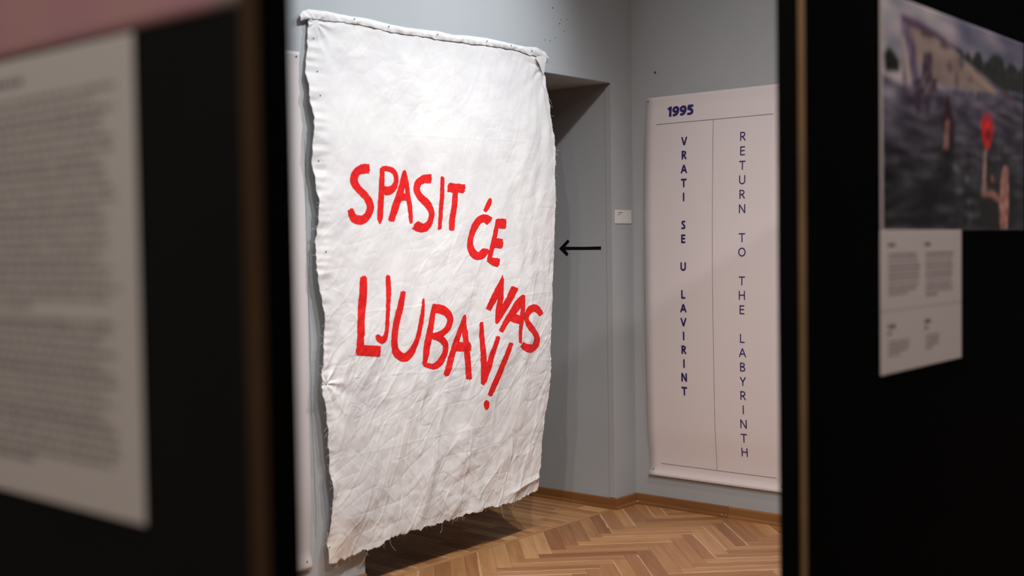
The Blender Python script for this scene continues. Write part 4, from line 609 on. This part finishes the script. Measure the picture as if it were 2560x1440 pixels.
def fillpoly(img, poly, col, soft=None):
    H, W_ = img.shape[:2]; uu, vv = np.meshgrid(np.linspace(0, 1, W_), np.linspace(0, 1, H)); ins = np.zeros((H, W_), bool); n = len(poly)
    for i in range(n):
        (x1, y1), (x2, y2) = poly[i], poly[(i+1) % n]
        if y1 == y2: continue
        c = ((y1 > vv) != (y2 > vv)) & (uu < (x2-x1)*(vv-y1)/(y2-y1)+x1); ins ^= c
    img[ins] = col if np.ndim(col) == 1 else col[ins]; return ins
# left panel: face y = LY, corner x = 2.706
LX, LY = 2.706, -4.727
pl = empty('display_panel', (2.0, LY, 0), 'black display panel at the left carrying the pink print and text sheet', 'panel')
put(boxobj('face_board', [(.9, LX-.0008, LY, LY+.0195, .02, 2.5)], M['black']), pl)
put(boxobj('board_edge', [(LX-.0008, LX, LY+.0002, LY+.0245, .02, 2.5)], M['board_edge'], label='raw brown edge of the board'), pl)
put(boxobj('panel_core', [(.9, LX-.001, LY+.0197, LY+.076, 0, 2.5)], M['black_core'], label='black framework behind the board'), pl)
put(boxobj('end_strip', [(LX-.001, LX, LY+.0250, LY+.0775, 0, 2.5)], M['black_core']), pl)
# text sheet
Wd, Ht = .56, .648; H_, W_ = 324, 280; img = np.ones((H_, W_, 3))*np.array([222, 215, 208.]); rs = np.random.RandomState(3); PXM = 500
sx0, sz1 = 2.482-Wd, 1.784
def words(img, xa, xb, zt, zb, pitch, col, X0, Z1, sx=1, dens=.9, last=1.0):
    n = int(round((zt-zb)/pitch))
    for k in range(n):
        zc = zt-(k+.5)*pitch; xe = xb-rs.uniform(0, .12)*(xb-xa) if k < n-1 else xa+(xb-xa)*last*.5; x = xa
        while x < xe:
            ww = rs.uniform(.008, .03)*sx; i0, i1 = int((x-X0)*PXM), int(min(x+ww, xe)*PXM-X0*PXM); j0, j1 = int((Z1-zc-pitch*.22)*PXM), int((Z1-zc+pitch*.24)*PXM)+1
            img[max(j0, 0):j1, max(i0, 0):max(i1, i0+1)] = col; x += ww+.005*sx
words(img, 1.96, 2.19, 1.757, 1.742, .015, (70, 66, 72), sx0, sz1, last=2)
words(img, 1.96, 2.44, 1.727, 1.415, .0136, (150, 143, 139), sx0, sz1)
words(img, 1.96, 2.44, 1.406, 1.186, .0136, (150, 143, 139), sx0, sz1)
img = np.clip(img, 0, 255)
ts = empty('text_sheet', (sx0+Wd/2, LY, 1.46), 'white sheet with two paragraphs of grey text on the left black panel', 'sheet')
printed('text_page', img, (sx0, LY-.0042, sz1), (Wd, 0, 0), (0, 0, -(sz1-1.136)), .6, ts)
# pink print above
g = np.ones((40, 60, 3))*np.array([200, 152, 155.]); uu = np.linspace(0, 1, 60); g += (np.sin(uu*26)[None, :, None]*np.array([1, 3, -2.])); g[:, -3:] = (170, 160, 156)
pk = empty('pink_print', (2.3, LY, 2.0), 'dusky pink print across the top of the left black panel', 'print')
printed('print_face', g, (1.6, LY-.0022, 2.4), (1.106, 0, 0), (0, 0, -.612), .6, pk); pk.children[0].rotation_euler = (0, 0, 0)
# right panel: face x = PX, near corner y = -3.188
PX, PY = 2.66, -3.188
pr = empty('display_panel', (PX-.04, -1.8, 0), 'black display panel at the right carrying the lake photograph', 'panel')
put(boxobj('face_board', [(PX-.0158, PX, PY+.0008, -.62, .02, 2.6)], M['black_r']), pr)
put(boxobj('board_edge', [(PX-.016, PX-.0002, PY, PY+.0008, .02, 2.6)], M['board_edge_r'], label='raw golden brown edge of the board'), pr)
put(boxobj('panel_core', [(PX-.068, PX-.0162, PY+.001, -.62, 0, 2.6)], M['black_core'], label='black framework behind the board'), pr)
put(boxobj('end_strip', [(PX-.068, PX-.0164, PY, PY+.001, 0, 2.6)], M['black_core']), pr)
# lake photograph
H_, W_ = 150, 280; uu, vv = np.meshgrid(np.linspace(0, 1, W_), np.linspace(0, 1, H_)); nz = lambda a, b, s: noise(uu*a, vv*b, s)[..., None]
mixc = lambda a, b, t: np.array(a, float)*(1-t[..., None])+np.array(b, float)*t[..., None]
C = lambda *c: np.array(c, float)
img = mixc((190, 180, 186), (112, 112, 136), np.clip(uu*1.15+noise(uu*5, vv*9, 5)*.6, 0, 1)); img += nz(8, 14, 6)*24*C(1.3, .8, .8)
wat = mixc((104, 98, 116), (34, 34, 38), np.clip((vv-.28)*1.75, 0, 1)); wat += nz(9, 34, 7)*58*(1-.45*vv[..., None])+nz(5, 15, 8)*34+nz(30, 80, 18)*22
wat += (np.clip(noise(uu*22, vv*18, 14)-.1, 0, 1)*170*np.exp(-((uu-.56)/.09)**2-((vv-.86)/.17)**2))[..., None]+(np.clip(noise(uu*25, vv*40, 19)-.2, 0, 1)*120*np.exp(-((uu-.45)/.2)**2-((vv-.68)/.06)**2))[..., None]
wat += (44*np.exp(-((uu-.05)/.06)**2-((vv-.42)/.16)**2))[..., None]; wat += (-45*np.exp(-((uu-.41)/.03)**2-((vv-.62)/.12)**2))[..., None]+(-40*np.exp(-((uu-.86)/.06)**2-((vv-.80)/.2)**2))[..., None]
fillpoly(img, PH['water'], wat); fillpoly(img, PH['treesR'], C(46, 48, 46)+nz(40, 30, 20)*22); fillpoly(img, PH['bld'], C(156, 136, 132)+nz(10, 14, 9)*22+nz(40, 40, 21)*10); fillpoly(img, PH['roof'], C(96, 76, 98)+nz(30, 10, 22)*20)
for k, (cx_, cy_, rx_, ry_, cc) in enumerate(((.50, .20, .02, .03, 110), (.60, .235, .03, .015, 120), (.42, .235, .018, .03, 118), (.47, .29, .012, .045, 116), (.56, .27, .02, .01, 128), (.27, .12, .04, .012, 84), (.38, .15, .03, .010, 96))):
    q = ((uu-cx_)/rx_)**2+((vv-cy_)/ry_)**2 < 1; img[q] = (cc, cc*.86, cc*.88)
fillpoly(img, PH['col'], C(108, 92, 116)+nz(34, 10, 10)*60); fillpoly(img, PH['diag'], C(188, 172, 166)); fillpoly(img, PH['tree'], C(26, 30, 26)+nz(40, 30, 23)*14)
fillpoly(img, PH['people'], C(84, 68, 80)+nz(50, 24, 15)*50); fillpoly(img, PH['people2'], C(92, 78, 90)+nz(46, 30, 11)*90); fillpoly(img, PH['edge'], C(186, 158, 140))
fillpoly(img, [(.19, .39), (.24, .38), (.235, .47), (.20, .47)], C(62, 52, 66)); fillpoly(img, [(.25, .40), (.30, .39), (.29, .46), (.265, .47)], C(66, 54, 66))
fillpoly(img, [(.79, .295), (.86, .285), (.93, .305), (.88, .32)], C(96, 66, 74)); q = ((uu-.60)/.012)**2+((vv-.335)/.012)**2 < 1; img[q] = (150, 140, 150)
fillpoly(img, [(.365, .50), (.385, .43), (.405, .37), (.412, .37), (.43, .43), (.455, .50), (.45, .56), (.42, .58), (.385, .52)], C(52, 24, 32)); fillpoly(img, [(.42, .56), (.45, .56), (.44, .66), (.41, .66)], C(30, 22, 26)); fillpoly(img, PH['sw'], C(58, 28, 36)+nz(60, 40, 24)*20); fillpoly(img, PH['swarm'], C(158, 112, 104)+nz(50, 20, 25)*40); fillpoly(img, PH['dark'], C(26, 22, 22)); fillpoly(img, [(.69, .60), (.72, .66), (.70, .72), (.74, .74), (.73, .78), (.69, .76)], C(22, 18, 20)); fillpoly(img, PH['hand'], C(170, 140, 138)+nz(50, 30, 26)*30)
fillpoly(img, PH['arm1'], C(176, 122, 110)+nz(50, 30, 27)*40); fillpoly(img, PH['arm2'], C(186, 130, 116)+nz(30, 20, 28)*50); fillpoly(img, PH['pad'], C(232, 30, 34)+nz(24, 16, 29)*50)
q = ((uu-.70)/.014)**2+((vv-.52)/.028)**2 < 1; img[q] = (104, 14, 24); q = ((uu-.69)/.03)**2+((vv-.43)/.025)**2 < 1; img[q] = (176, 60, 80); q = ((uu-.735)/.02)**2+((vv-.74)/.02)**2 < 1; img[q] = (140, 96, 84)
for _ in range(4):
    pd = np.pad(img, ((1, 1), (1, 1), (0, 0)), 'edge'); img = (pd[1:-1, 1:-1]*2+pd[:-2, 1:-1]+pd[2:, 1:-1]+pd[1:-1, :-2]+pd[1:-1, 2:])/6
img[:, :4] = (176, 166, 162); img = np.clip(img, 0, 255)
ph = empty('lake_photograph', (PX, -2.24, 1.815), 'colour photograph of people swimming in a lake on the right black panel', 'photograph')
printed('photo_print', img, (PX+.0045, -2.795, 2.107), (0, 1.097, 0), (0, 0, -.584), .35, ph)
H_, W_ = 184, 276; PXM = 500; img = np.ones((H_, W_, 3))*np.array([200, 190, 188.]); y0, z1 = -2.797, 1.5225
words(img, -2.752, -2.706, 1.492, 1.474, .018, (44, 40, 46), y0, z1, .5, last=2); words(img, -2.514, -2.474, 1.492, 1.474, .018, (44, 40, 46), y0, z1, .5, last=2)
words(img, -2.750, -2.545, 1.464, 1.354, .0112, (132, 123, 124), y0, z1, .4, last=1.2); words(img, -2.508, -2.300, 1.464, 1.344, .0112, (132, 123, 124), y0, z1, .4, last=.8)
words(img, -2.752, -2.706, 1.283, 1.267, .016, (44, 40, 46), y0, z1, .5, last=2); words(img, -2.752, -2.73, 1.264, 1.252, .012, (44, 40, 46), y0, z1, .5, last=2)
words(img, -2.514, -2.474, 1.283, 1.267, .016, (44, 40, 46), y0, z1, .5, last=2); words(img, -2.514, -2.492, 1.264, 1.252, .012, (44, 40, 46), y0, z1, .5, last=2)
words(img, -2.751, -2.61, 1.241, 1.196, .0112, (132, 123, 124), y0, z1, .4, last=1); words(img, -2.508, -2.41, 1.241, 1.196, .0112, (132, 123, 124), y0, z1, .4, last=1)
img[int((z1-1.317)*PXM)] = (168, 156, 156); img[int((z1-1.317)*PXM)+1] = (168, 156, 156)
cs = empty('text_sheet', (PX, -2.52, 1.345), 'small white caption sheet with two text columns directly below the lake photograph', 'sheet')
printed('text_page', img, (PX+.0045, y0, z1), (0, .552, 0), (0, 0, -.3595), .6, cs)
